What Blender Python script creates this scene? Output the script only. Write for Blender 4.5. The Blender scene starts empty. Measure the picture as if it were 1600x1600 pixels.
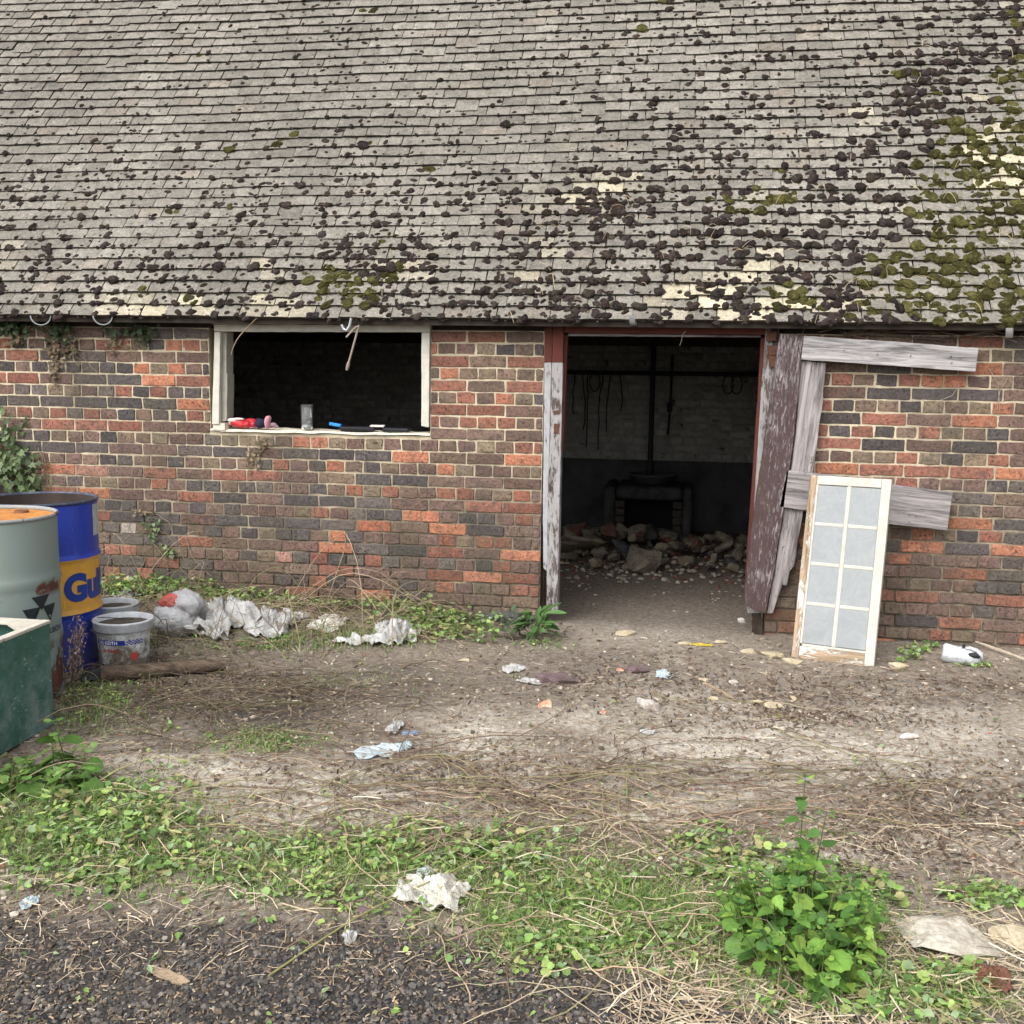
import bpy, bmesh, math, random
import numpy as np
from mathutils import Vector, Matrix

random.seed(7); RNG = np.random.default_rng(7)
SC = bpy.context.scene
COL = SC.collection
R = math.radians

# ------------------------------------------------------------------ camera
F = 1700.0                                   # focal length in pixels of the 1600 px photograph
YAW, PITCH, ROLL = R(8.8), R(7.7), R(0.85)
CAM = np.array([0.0, -6.62, 1.6])
_fw = np.array([-math.sin(YAW)*math.cos(PITCH), math.cos(YAW)*math.cos(PITCH), -math.sin(PITCH)])
_r0 = np.array([math.cos(YAW), math.sin(YAW), 0.0]); _u0 = np.cross(_r0, _fw)
_rt = _r0*math.cos(ROLL)+_u0*math.sin(ROLL); _up = -_r0*math.sin(ROLL)+_u0*math.cos(ROLL)
cd = bpy.data.cameras.new('camera'); cam = bpy.data.objects.new('camera', cd); COL.objects.link(cam)
cd.sensor_width = 36.0; cd.lens = F/1600*36.0; cd.clip_start = 0.05; cd.clip_end = 1000.0
cam.matrix_world = Matrix([[_rt[i], _up[i], -_fw[i], CAM[i]] for i in range(3)]+[[0, 0, 0, 1]])
SC.camera = cam

# ------------------------------------------------------------------ sky, sun, exposure
SUN_EL, SUN_AZ = R(48), R(205)               # overcast: a broad, weak sun behind the camera
w = bpy.data.worlds.new('World'); SC.world = w; w.use_nodes = True
wn = w.node_tree; wn.nodes.clear()
sky = wn.nodes.new('ShaderNodeTexSky'); sky.sky_type = 'NISHITA'; sky.sun_disc = False
sky.sun_elevation = SUN_EL; sky.sun_rotation = SUN_AZ; sky.dust_density = 4.0; sky.air_density = 1.0
hs = wn.nodes.new('ShaderNodeHueSaturation'); hs.inputs['Saturation'].default_value = 0.22
bg = wn.nodes.new('ShaderNodeBackground'); bg.inputs['Strength'].default_value = 0.15
wo = wn.nodes.new('ShaderNodeOutputWorld')
wn.links.new(sky.outputs[0], hs.inputs['Color']); wn.links.new(hs.outputs[0], bg.inputs[0]); wn.links.new(bg.outputs[0], wo.inputs[0])
sd = bpy.data.lights.new('sun', 'SUN'); sd.energy = 1.0; sd.angle = R(60); sd.color = (1.0, 0.96, 0.9)
sun = bpy.data.objects.new('sun', sd); COL.objects.link(sun)
_sv = Vector((math.sin(SUN_AZ)*math.cos(SUN_EL), math.cos(SUN_AZ)*math.cos(SUN_EL), math.sin(SUN_EL)))
sun.rotation_euler = _sv.to_track_quat('Z', 'Y').to_euler(); sun.location = (0, -8, 10)
SC.view_settings.view_transform = 'Standard'; SC.view_settings.look = 'None'
SC.view_settings.gamma = 1.0; SC.view_settings.use_curve_mapping = False
SC.view_settings.exposure = 0.95
SC.cycles.max_bounces = 8; SC.cycles.diffuse_bounces = 5; SC.cycles.transparent_max_bounces = 12

# ------------------------------------------------------------------ where things stand (plan drawn from the photograph onto wall and ground planes)
def proj(p):
    d = np.asarray(p, float)-CAM; z = d@_fw
    return np.stack([800+F*(d@_rt)/z, 800-F*(d@_up)/z, z], -1)
def _ray(px, py): return _fw+_rt*((px-800)/F)+_up*((800-py)/F)
def W(px, py, Y=0.0):
    d = _ray(px, py); return CAM+d*((Y-CAM[1])/d[1])
def G(px, py, Z=0.0):
    d = _ray(px, py); return CAM+d*((Z-CAM[2])/d[2])

# ------------------------------------------------------------------ noise
def _hash(i, j, k, s):
    n = (i*374761393+j*668265263+k*1274126177+s*974711+1013904223) & 0xffffffff
    n = ((n ^ (n >> 13))*1274126177) & 0xffffffff
    n = ((n ^ (n >> 16))*2246822519) & 0xffffffff
    return ((n ^ (n >> 15)) & 0xffffff)/float(0xffffff)
def vnoise(p, seed=0):
    p = np.asarray(p, float); i = np.floor(p).astype(np.int64); f = p-i; f = f*f*(3-2*f)
    x, y, z = i[..., 0], i[..., 1], i[..., 2]; fx, fy, fz = f[..., 0], f[..., 1], f[..., 2]
    h = lambda a, b, c: _hash(x+a, y+b, z+c, seed)
    l = lambda a, b, t: a+(b-a)*t
    return l(l(l(h(0,0,0), h(1,0,0), fx), l(h(0,1,0), h(1,1,0), fx), fy), l(l(h(0,0,1), h(1,0,1), fx), l(h(0,1,1), h(1,1,1), fx), fy), fz)
def fbm(p, octv=4, seed=0, gain=.5):
    p = np.asarray(p, float); a = 1.0; s = 0; t = 0
    for o in range(octv):
        s = s+a*(vnoise(p*2**o+o*17.3, seed+o)-.5); t += a; a *= gain
    return s/t*2
def p3(x, y, z=0.0): return np.stack(np.broadcast_arrays(np.asarray(x, float), np.asarray(y, float), np.asarray(z, float)), -1)
def sstep(a, b, x): t = np.clip((x-a)/(b-a), 0, 1); return t*t*(3-2*t)

# ------------------------------------------------------------------ mesh helpers
WM = {}
def link(o, parent=None, M=None):
    COL.objects.link(o)
    M = M or Matrix.Identity(4); o.matrix_basis = M; WM[o.name] = M
    if parent is not None:
        o.parent = parent; o.matrix_parent_inverse = WM[parent.name].inverted()
    return o
def thing(name, label, cat, loc, group=None):
    o = bpy.data.objects.new(name, None); o.empty_display_size = .1
    link(o, None, Matrix.Translation(Vector([float(v) for v in loc]))); return tag(o, label, cat, group)
def tag(o, label=None, cat=None, group=None, kind=None):
    if label: o['label'] = label
    if cat: o['category'] = cat
    if group: o['group'] = group
    if kind: o['kind'] = kind
    return o
def raw_mesh(name, V, T=None, Q=None, cols=None, smooth=False, ngons=None):
    V = np.asarray(V, float).reshape(-1, 3); me = bpy.data.meshes.new(name)
    me.vertices.add(len(V)); me.vertices.foreach_set('co', V.ravel())
    idx = []; st = []; n = 0
    for A, k in ((T, 3), (Q, 4)):
        if A is not None and len(A):
            A = np.asarray(A, np.int32).reshape(-1, k); idx.append(A.ravel()); st.append(n+np.arange(len(A))*k); n += A.size
    for g in (ngons or []):
        idx.append(np.asarray(g, np.int32)); st.append(np.array([n])); n += len(g)
    idx = np.concatenate(idx); st = np.concatenate(st)
    me.loops.add(n); me.polygons.add(len(st))
    me.loops.foreach_set('vertex_index', idx.astype(np.int32)); me.polygons.foreach_set('loop_start', st.astype(np.int32))
    me.polygons.foreach_set('use_smooth', np.full(len(st), bool(smooth)))
    me.update(calc_edges=True)
    if cols is not None:
        c = np.ones((len(V), 4)); c[:, :3] = cols
        a = me.color_attributes.new('Col', 'FLOAT_COLOR', 'POINT'); a.data.foreach_set('color', c.ravel())
    return me
class Bag:
    def __init__(s): s.V = []; s.T = []; s.Q = []; s.C = []; s.n = 0
    def add(s, V, T=None, Q=None, col=None):
        V = np.asarray(V, float).reshape(-1, 3)
        if T is not None and len(T): s.T.append(np.asarray(T, int).reshape(-1, 3)+s.n)
        if Q is not None and len(Q): s.Q.append(np.asarray(Q, int).reshape(-1, 4)+s.n)
        s.V.append(V); s.C.append(np.broadcast_to(np.asarray((1, 1, 1) if col is None else col, float), (len(V), 3))); s.n += len(V); return s
    def many(s, V0, T0, M, P, C, Q0=None):
        V0 = np.asarray(V0, float); N = len(P); m = V0.shape[-2]
        V = np.einsum('nij,nmj->nmi', M, np.broadcast_to(V0, (N, m, 3)))+P[:, None]
        off = (np.arange(N)*m)[:, None, None]
        return s.add(V, None if T0 is None else (np.asarray(T0)[None]+off), None if Q0 is None else (np.asarray(Q0)[None]+off), np.repeat(np.asarray(C), m, 0) if np.ndim(C) == 2 else C)
    def box(s, a, b, col=None):
        (x0, y0, z0), (x1, y1, z1) = a, b
        return s.add([(x0,y0,z0),(x1,y0,z0),(x1,y1,z0),(x0,y1,z0),(x0,y0,z1),(x1,y0,z1),(x1,y1,z1),(x0,y1,z1)], None,
                     [(0,3,2,1),(4,5,6,7),(0,1,5,4),(1,2,6,5),(2,3,7,6),(3,0,4,7)], col)
    def tube(s, P, r, k=6, col=None, cap=True):
        P = np.asarray(P, float); n = len(P); r = np.broadcast_to(np.asarray(r, float), (n,))
        t = np.gradient(P, axis=0); t /= np.linalg.norm(t, axis=1)[:, None]+1e-9
        a = np.array([0, 0, 1.0]) if abs(t[:, 2]).mean() < .8 else np.array([1.0, 0, 0])
        u = np.cross(t, a); u /= np.linalg.norm(u, axis=1)[:, None]+1e-9; v = np.cross(t, u)
        th = np.arange(k)*2*math.pi/k
        V = P[:, None]+r[:, None, None]*(u[:, None]*np.cos(th)[None, :, None]+v[:, None]*np.sin(th)[None, :, None])
        q = [(i*k+j, i*k+(j+1) % k, (i+1)*k+(j+1) % k, (i+1)*k+j) for i in range(n-1) for j in range(k)]
        T = []
        if cap:
            T = [(0, j+1, j) for j in range(1, k-1)]+[((n-1)*k, (n-1)*k+j, (n-1)*k+j+1) for j in range(1, k-1)]
        return s.add(V.reshape(-1, 3), T, q, col)
    def lathe(s, prof, c=(0, 0, 0), k=48, col=None):
        prof = np.asarray(prof, float); n = len(prof); th = np.arange(k)*2*math.pi/k
        V = np.stack([prof[:, 0][:, None]*np.cos(th), prof[:, 0][:, None]*np.sin(th), np.repeat(prof[:, 1][:, None], k, 1)], -1)+np.asarray(c)
        q = [(i*k+j, i*k+(j+1) % k, (i+1)*k+(j+1) % k, (i+1)*k+j) for i in range(n-1) for j in range(k)]
        return s.add(V.reshape(-1, 3), None, q, col)
    def mesh(s, name, smooth=False):
        return raw_mesh(name, np.concatenate(s.V), np.concatenate(s.T) if s.T else None, np.concatenate(s.Q) if s.Q else None, np.concatenate(s.C), smooth)
    def build(s, name, mat, parent=None, M=None, smooth=False):
        me = s.mesh(name, smooth); me.materials.append(mat)
        return link(bpy.data.objects.new(name, me), parent, M)
def recenter(o):
    """move the object's origin to the base of its mesh"""
    me = o.data; n = len(me.vertices); v = np.empty(n*3); me.vertices.foreach_get('co', v); v = v.reshape(-1, 3)
    c = np.array([v[:, 0].mean(), v[:, 1].mean(), v[:, 2].min()]); me.vertices.foreach_set('co', (v-c).ravel()); me.update()
    M = WM[o.name] @ Matrix.Translation(Vector(c)); o.matrix_basis = M; WM[o.name] = M; return o
def solid(o, t, offset=0.0):
    m = o.modifiers.new('thickness', 'SOLIDIFY'); m.thickness = t; m.offset = offset; return o
def bevel(o, wd, seg=2):
    m = o.modifiers.new('bevel', 'BEVEL'); m.width = wd; m.segments = seg; m.limit_method = 'ANGLE'; return o
ICO = {}
def ico(sub):
    if sub not in ICO:
        bm = bmesh.new(); bmesh.ops.create_icosphere(bm, subdivisions=sub, radius=1.0); bm.verts.ensure_lookup_table()
        ICO[sub] = (np.array([v.co[:] for v in bm.verts]), np.array([[v.index for v in f.verts] for f in bm.faces])); bm.free()
    return ICO[sub]
def rotz(a):
    a = np.asarray(a, float); c, s_ = np.cos(a), np.sin(a); z = np.zeros_like(a); o = np.ones_like(a)
    return np.stack([np.stack([c, -s_, z], -1), np.stack([s_, c, z], -1), np.stack([z, z, o], -1)], -2)
def rotx(a):
    a = np.asarray(a, float); c, s_ = np.cos(a), np.sin(a); z = np.zeros_like(a); o = np.ones_like(a)
    return np.stack([np.stack([o, z, z], -1), np.stack([z, c, -s_], -1), np.stack([z, s_, c], -1)], -2)
def roty(a):
    a = np.asarray(a, float); c, s_ = np.cos(a), np.sin(a); z = np.zeros_like(a); o = np.ones_like(a)
    return np.stack([np.stack([c, z, s_], -1), np.stack([z, o, z], -1), np.stack([-s_, z, c], -1)], -2)

# ------------------------------------------------------------------ material helpers
def node(nt, t, ins=None, **props):
    n = nt.nodes.new(t)
    for k, v in props.items(): setattr(n, k, v)
    for k, v in (ins or {}).items():
        s = n.inputs[k]
        if isinstance(v, bpy.types.NodeSocket): nt.links.new(v, s)
        else:
            if s.type == 'RGBA' and len(v) == 3: v = (*v, 1)
            s.default_value = v
    return n
class Mat:
    def __init__(s, name, rough=.8, spec=.3):
        s.m = bpy.data.materials.new(name); s.m.use_nodes = True; s.nt = s.m.node_tree; s.b = s.nt.nodes['Principled BSDF']
        s.b.inputs['Roughness'].default_value = rough; s.b.inputs['Specular IOR Level'].default_value = spec
        s.geo = node(s.nt, 'ShaderNodeNewGeometry'); s.pos = s.geo.outputs['Position']
        s.tc = node(s.nt, 'ShaderNodeTexCoord'); s.obj = s.tc.outputs['Object']
    def noise(s, scale, co=None, detail=4, rough=.6, dist=0.0, out=0):
        return node(s.nt, 'ShaderNodeTexNoise', {'Vector': co or s.pos, 'Scale': scale, 'Detail': detail, 'Roughness': rough, 'Distortion': dist}).outputs[out]
    def voro(s, scale, co=None, feature='F1', out='Distance'):
        return node(s.nt, 'ShaderNodeTexVoronoi', {'Vector': co or s.pos, 'Scale': scale}, feature=feature).outputs[out]
    def mapr(s, v, a, b, c=0.0, d=1.0):
        return node(s.nt, 'ShaderNodeMapRange', {'Value': v, 'From Min': a, 'From Max': b, 'To Min': c, 'To Max': d}).outputs[0]
    def mix(s, f, a, b, blend='MIX'):
        n = s.nt.nodes.new('ShaderNodeMix'); n.data_type = 'RGBA'; n.blend_type = blend; n.clamp_factor = True
        for i, v in ((0, f), (6, a), (7, b)):
            if isinstance(v, bpy.types.NodeSocket): s.nt.links.new(v, n.inputs[i])
            else: n.inputs[i].default_value = (*v, 1) if (i and len(v) == 3) else v
        return n.outputs[2]
    def math(s, op, a, b=0.0, clamp=False):
        n = s.nt.nodes.new('ShaderNodeMath'); n.operation = op; n.use_clamp = clamp
        for i, v in ((0, a), (1, b)):
            if isinstance(v, bpy.types.NodeSocket): s.nt.links.new(v, n.inputs[i])
            else: n.inputs[i].default_value = v
        return n.outputs[0]
    def scaled(s, co, sc, rot=(0, 0, 0)):
        return node(s.nt, 'ShaderNodeMapping', {'Vector': co, 'Scale': sc, 'Rotation': rot}).outputs[0]
    def sep(s, co):
        return node(s.nt, 'ShaderNodeSeparateXYZ', {'Vector': co}).outputs
    def attr(s, name='Col'):
        return node(s.nt, 'ShaderNodeAttribute', attribute_name=name).outputs['Color']
    def objcol(s): return node(s.nt, 'ShaderNodeObjectInfo').outputs['Color']
    def gain(s, c, f):  # multiply a colour by a scalar socket
        n = node(s.nt, 'ShaderNodeVectorMath', {0: c}, operation='SCALE'); s.nt.links.new(f, n.inputs['Scale']); return n.outputs[0]
    def color(s, c):
        if isinstance(c, bpy.types.NodeSocket): s.nt.links.new(c, s.b.inputs['Base Color'])
        else: s.b.inputs['Base Color'].default_value = (*c, 1)
        return s
    def rough(s, v):
        if isinstance(v, bpy.types.NodeSocket): s.nt.links.new(v, s.b.inputs['Roughness'])
        else: s.b.inputs['Roughness'].default_value = v
        return s
    def bump(s, h, strength=.5, dist=.01):
        n = node(s.nt, 'ShaderNodeBump', {'Height': h, 'Strength': strength, 'Distance': dist}); s.nt.links.new(n.outputs[0], s.b.inputs['Normal']); return s
def simple(name, c, rough=.6, var=.25, scale=30.0, spec=.3, bump=0.0, metal=0.0):
    m = Mat(name, rough, spec); n = m.noise(scale, m.obj)
    m.color(m.gain(m.mix(0.0, c, c), m.mapr(n, .25, .75, 1-var, 1+var))); m.b.inputs['Metallic'].default_value = metal
    if bump: m.bump(n, bump, .01)
    return m.m
def vcol(name, rough=.8, var=.3, scale=60.0, spec=.2, bump=.3, bdist=.004, trans=0.0):
    m = Mat(name, rough, spec); n = m.noise(scale, m.pos)
    c = m.gain(m.attr(), m.mapr(n, .25, .75, 1-var, 1+var)); m.color(c)
    if bump: m.bump(n, bump, bdist)
    if trans:
        t = node(m.nt, 'ShaderNodeBsdfTranslucent', {'Color': c}); mx = node(m.nt, 'ShaderNodeMixShader', {0: trans, 1: m.b.outputs[0], 2: t.outputs[0]})
        m.nt.links.new(mx.outputs[0], m.nt.nodes['Material Output'].inputs[0])
    return m.m
def brick_mat(name, tint):
    m = Mat(name, .9, .15); t = m.objcol() if tint == 'object' else m.attr()
    fine = m.noise(55, detail=6, rough=.75); mid = m.noise(17, detail=5, rough=.65); big = m.noise(5, detail=3)
    c = m.gain(t, m.mapr(fine, .32, .68, .55, 1.55))
    c = m.mix(m.mapr(mid, .50, .66, 0, .6), c, (.070, .062, .058))             # burnt and sooty areas
    c = m.mix(m.mapr(m.noise(24, detail=5, rough=.7), .56, .68, 0, .6), c, (.22, .18, .125))   # weathered tan skin
    pits = m.mapr(m.noise(75, detail=3, rough=.6), .60, .67, 0, .85)
    c = m.mix(pits, c, (.028, .024, .022))
    lime = m.mapr(m.noise(42, detail=6, rough=.8), .64, .74, 0, .6)
    c = m.mix(lime, c, (.46, .41, .32))
    st_ = m.mapr(m.noise(1.0, m.scaled(m.pos, (2.2, 2.2, 1.3)), detail=6, rough=.65), .46, .68, 0, .5); c = m.mix(st_, c, (.075, .064, .055))
    algae = m.math('MULTIPLY', m.mapr(m.sep(m.pos)[2], .75, .05), m.mapr(big, .45, .75, 0, .5))
    c = m.mix(algae, c, (.085, .085, .045))
    m.color(c)
    h = m.math('ADD', fine, m.math('MULTIPLY', m.mapr(mid, .3, .7), .8)); h = m.math('SUBTRACT', h, pits)
    m.bump(h, .75, .006); return m.m
def wood_mat(name, paint, bare, peel=.5, dark=(.05, .04, .035), gs=1.0, fine=0):
    """boards are modelled with their length along local X"""
    m = Mat(name, .85, .2)
    g = m.noise(1.0, m.scaled(m.obj, (2.2*gs, 34*gs, 34*gs)), detail=7, rough=.72, dist=1.3)
    g2 = m.noise(1.0, m.scaled(m.obj, (6, 220, 220)), detail=3)
    wood = m.mix(m.mapr(g, .38, .62), bare, tuple(v*.30 for v in bare)); wood = m.mix(m.mapr(g2, .55, .75, 0, .6), wood, dark)
    pk = m.noise(1.0, m.scaled(m.obj, (14, 75, 75) if fine else (7, 26, 26)), detail=7, rough=.78, dist=.6)
    pl = m.noise(2.2, m.obj, detail=3)
    mask = m.mapr(m.math('ADD', pk, m.math('MULTIPLY', pl, .5)), .25+peel-.03, .25+peel+.03)
    pc = m.mix(m.mapr(m.noise(14, m.obj), .3, .7, 0, .5), paint, tuple(v*.55 for v in paint))
    c = m.mix(mask, pc, wood); m.color(c)
    h = m.math('SUBTRACT', m.math('MULTIPLY', g, .8), m.math('MULTIPLY', mask, .35)); m.bump(h, .8, .006); return m.m
def paint_metal(name, paint, rust=.3, dirt=(.16, .15, .13), rough=.45, rustc=(.20, .085, .04), spots=True):
    m = Mat(name, rough, .4)
    n = m.noise(5, m.obj, detail=8, rough=.7); n2 = m.noise(1.0, m.scaled(m.obj, (14, 14, 1.6)), detail=5, rough=.65)
    c = m.mix(m.mapr(n2, .45, .8, 0, .55), paint, dirt); c = m.mix(m.mapr(m.noise(60, m.obj), .35, .75, 0, .2), c, tuple(min(1, v*1.8+.05) for v in paint))
    k = m.mapr(n, .80-rust*.5, .82-rust*.5) if spots else 0.0
    rc = m.mix(m.mapr(m.noise(40, m.obj), .3, .7), rustc, tuple(v*.4 for v in rustc))
    c = m.mix(k, c, rc) if spots else c
    scr = m.mapr(m.noise(1.0, m.scaled(m.obj, (90, 90, 7)), detail=3), .66, .70, 0, .55); c = m.mix(scr, c, tuple(min(1, v*1.3+.10) for v in paint))
    mud = m.math('MULTIPLY', m.mapr(m.sep(m.obj)[2], .36, .0), m.mapr(m.noise(8, m.obj, detail=6), .38, .6)); c = m.mix(m.math('MULTIPLY', mud, .8), c, (.10, .082, .062))
    m.color(c)
    if spots: m.rough(m.mapr(k, 0, 1, rough, .95)); m.bump(m.math('ADD', m.math('MULTIPLY', k, -.4), m.math('MULTIPLY', m.noise(3, m.obj), .5)), .4, .01)
    return m.m

# ================================================================== GROUND
def gh(x, y):
    x = np.asarray(x, float); y = np.asarray(y, float)
    near = 1-sstep(6, 10, np.hypot(x+.5, y+2))
    out = 1-sstep(-.05, .25, y)
    h = .016*fbm(p3(x*1.6, y*1.6), 3, 3)+.013*fbm(p3(x*6, y*6), 3, 9)*(.45+.55*out)+.0035*fbm(p3(x*28, y*28), 2, 13)*(.5+.5*out)
    h = h*near
    bank = sstep(-1.0, -1.9, x)*sstep(-1.0, -.35, y)*out
    return h+.075*bank*near+.02*out*sstep(-3.0, -4.4, y)*near*0
def blob(PX, lst):
    v = np.zeros(PX.shape[:-1])
    for (cx, cy, rx, ry, a) in lst:
        v = np.maximum(v, a*np.exp(-((PX[..., 0]-cx)/rx)**2-((PX[..., 1]-cy)/ry)**2))
    return v
def photo_plan(x, y):
    """plan position of a ground point, with ragged edges"""
    P = p3(x, y, 0.0); q = proj(P); bad = q[..., 2] < .4
    n1 = fbm(p3(np.asarray(x)*4, np.asarray(y)*4), 4, 21); n2 = fbm(p3(np.asarray(x)*4+9, np.asarray(y)*4), 4, 22)
    q = q[..., :2]+np.stack([60*n1, 34*n2], -1); q[bad] = (800, 1900); return q
PALE = [(330,1210,170,40,.95),(480,1255,190,52,.95),(250,1190,120,24,.8),(760,1150,80,46,.95),(590,1270,140,38,.8),(1000,1268,90,26,.9),(1130,1160,190,44,.9),(1330,1180,240,46,.9),(1180,1240,160,30,.7),
        (1530,1150,110,28,.7),(1260,1335,130,28,.75),(900,1130,90,26,.6),(1050,1080,90,26,.5),(1500,1300,130,50,.45),(1450,1110,160,30,.6),(1010,990,120,30,.45)]
CHALK = [(320,1208,60,12,.9),(500,1232,70,16,.8),(745,1142,46,18,.9),(940,972,50,10,.9),(985,1268,66,14,.8),(1190,1150,70,12,.5),(1300,1330,60,10,.6),(450,1262,70,14,.7),(820,1215,40,10,.5),(700,1222,40,12,.6),(1490,1445,100,26,.6)]
ASH = [(470,1085,260,50,.55),(420,1105,130,40,.95),(1450,1080,260,22,.35),(1500,1260,140,50,.35),(980,1055,200,30,.3),(250,1095,90,36,.8),(190,1045,70,22,.8),(590,1060,140,22,.55),(120,1030,40,30,.8)]
def asphalt_amt(Q):
    edge = np.interp(Q[..., 0], [-400, 0, 400, 780, 1000, 1200, 1600, 2000], [1420, 1425, 1440, 1470, 1540, 1590, 1600, 1600])
    return sstep(-25, 25, Q[..., 1]-edge)
def ground_color(x, y):
    Q = photo_plan(x, y); c = np.zeros(np.shape(x)+(3,)); n = fbm(p3(np.asarray(x)*1.3, np.asarray(y)*1.3), 4, 31)
    c[:] = (.300, .255, .208); c *= (1+.25*n)[..., None]
    def lay(a, col):
        c[:] = c*(1-a[..., None])+np.array(col)*a[..., None]
    lay(blob(Q, PALE), (.66, .605, .52)); lay(blob(Q, CHALK)*.85, (.74, .69, .59)); lay(blob(Q, ASH)*.95, (.085, .075, .070))
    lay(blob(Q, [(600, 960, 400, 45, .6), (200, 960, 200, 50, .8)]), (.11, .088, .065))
    lay(asphalt_amt(Q), (.095, .084, .076)); lay(blob(Q, [(560, 1575, 200, 50, .8), (1130, 1590, 200, 30, .6), (60, 1590, 120, 30, .7)])*asphalt_amt(Q), (.035, .036, .040))
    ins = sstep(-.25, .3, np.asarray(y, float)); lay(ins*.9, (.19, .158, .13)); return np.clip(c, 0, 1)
def growing(lo, hi, st, far):
    a = list(np.arange(lo, hi, st)); d = st; left = []; x = lo
    while x > -far: d *= 1.45; x -= d; left.append(x)
    right = []; d = st; x = a[-1]
    while x < far: d *= 1.45; x += d; right.append(x)
    return np.array(left[::-1]+a+right)
gx = growing(-4.9, 3.3, .021, 300); gy = growing(-5.0, 1.0, .021, 300)
GX, GY = np.meshgrid(gx, gy); gz = gh(GX, GY); nx_, ny_ = len(gx), len(gy)
ii = (np.arange(ny_-1)[:, None]*nx_+np.arange(nx_-1)[None]).ravel()
gm = Mat('bare_soil', .95, .12)
_n1 = gm.noise(28, detail=8, rough=.75); _n2 = gm.noise(140, detail=4, rough=.7); _n3 = gm.noise(7, detail=5)
gc = gm.gain(gm.attr(), gm.mapr(_n1, .3, .7, .5, 1.5)); gc = gm.gain(gc, gm.mapr(_n2, .25, .75, .65, 1.35))
gc = gm.mix(gm.mapr(gm.noise(75, detail=3), .66, .73, 0, .55), gc, (.46, .41, .33))
gc = gm.mix(gm.mapr(gm.noise(48, detail=6, rough=.7), .57, .70, 0, .7), gc, (.055, .045, .038))
gm.color(gc); gm.bump(gm.math('ADD', gm.math('MULTIPLY', _n1, 1.2), gm.math('MULTIPLY', _n2, .6)), .9, .02)
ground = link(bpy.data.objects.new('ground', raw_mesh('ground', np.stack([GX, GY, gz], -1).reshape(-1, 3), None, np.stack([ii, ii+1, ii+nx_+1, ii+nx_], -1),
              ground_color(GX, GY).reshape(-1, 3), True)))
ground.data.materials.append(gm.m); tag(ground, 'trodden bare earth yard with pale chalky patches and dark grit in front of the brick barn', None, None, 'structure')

# ================================================================== BARN
barn = thing('barn', 'old single storey red brick farm building with a mossy tiled roof', 'building', (0, 0, 0))
CH = .0747; ZT = 1.505; X0, X1 = -6.2, 4.2
WIN = (-2.995, -1.548, 1.150); DOOR = (-.842, .535)
BACK = 4.15
m_brick_o = brick_mat('fired_brick', 'object'); m_brick_v = brick_mat('fired_brick_run', 'attr')
mm = Mat('lime_mortar', .95, .1)
_a = mm.noise(60, detail=6, rough=.7); _b = mm.noise(9, detail=4)
_c = mm.mix(mm.mapr(_a, .25, .75), (.43, .36, .25), (.68, .60, .44)); _c = mm.mix(mm.mapr(_b, .5, .8, 0, .6), _c, (.27, .225, .165))
_lo = mm.math('MULTIPLY', mm.mapr(mm.sep(mm.pos)[2], 1.05, .55), mm.mapr(mm.noise(3.5, detail=4), .22, .5)); _c = mm.mix(mm.math('MULTIPLY', _lo, .95), _c, (.095, .08, .06))
_st = mm.mapr(mm.noise(1.0, mm.scaled(mm.pos, (2.2, 2.2, 1.3)), detail=6, rough=.65), .44, .66, 0, .62); _c = mm.mix(_st, _c, (.15, .125, .095)); mm.color(_c); mm.bump(_a, .8, .006)
wall_bag = Bag()
def sheet(x0, x1, z0, z1, st=.018):
    nx = max(2, int((x1-x0)/st)+1); nz = max(2, int((z1-z0)/st)+1)
    x, z = np.meshgrid(np.linspace(x0, x1, nx), np.linspace(z0, z1, nz))
    y = .0038+.0044*fbm(p3(x*26, z*26), 3, 5)+.004*np.clip(fbm(p3(x*3, z*3), 2, 8), 0, 1)+.007*sstep(.55, .1, z+.2*fbm(p3(x*1.5, z*1.5), 2, 4))
    i = (np.arange(nz-1)[:, None]*nx+np.arange(nx-1)[None]).ravel()
    wall_bag.add(np.stack([x, y, z], -1).reshape(-1, 3), None, np.stack([i, i+1, i+nx+1, i+nx], -1))
    wall_bag.box((x0, .02, z0), (x1, .215, z1))
ZTOP = 2.03; ZB = 1.8045
sheet(-5.3, WIN[0], -.25, ZB); sheet(WIN[0], WIN[1], -.25, WIN[2]); sheet(WIN[1], DOOR[0], -.25, ZB); sheet(DOOR[1], 3.2, -.25, ZB)
wall_bag.box((DOOR[0], .02, -.25), (DOOR[1], .215, -.06)); wall_bag.box((X0, .004, -.25), (-5.3, .215, ZTOP)); wall_bag.box((3.2, .004, -.25), (X1, .215, ZTOP)); pass
front = wall_bag.build('front_wall', mm.m, barn); front['label'] = 'front wall of mixed red, brown and blue-grey bricks in pale lime mortar'

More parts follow.
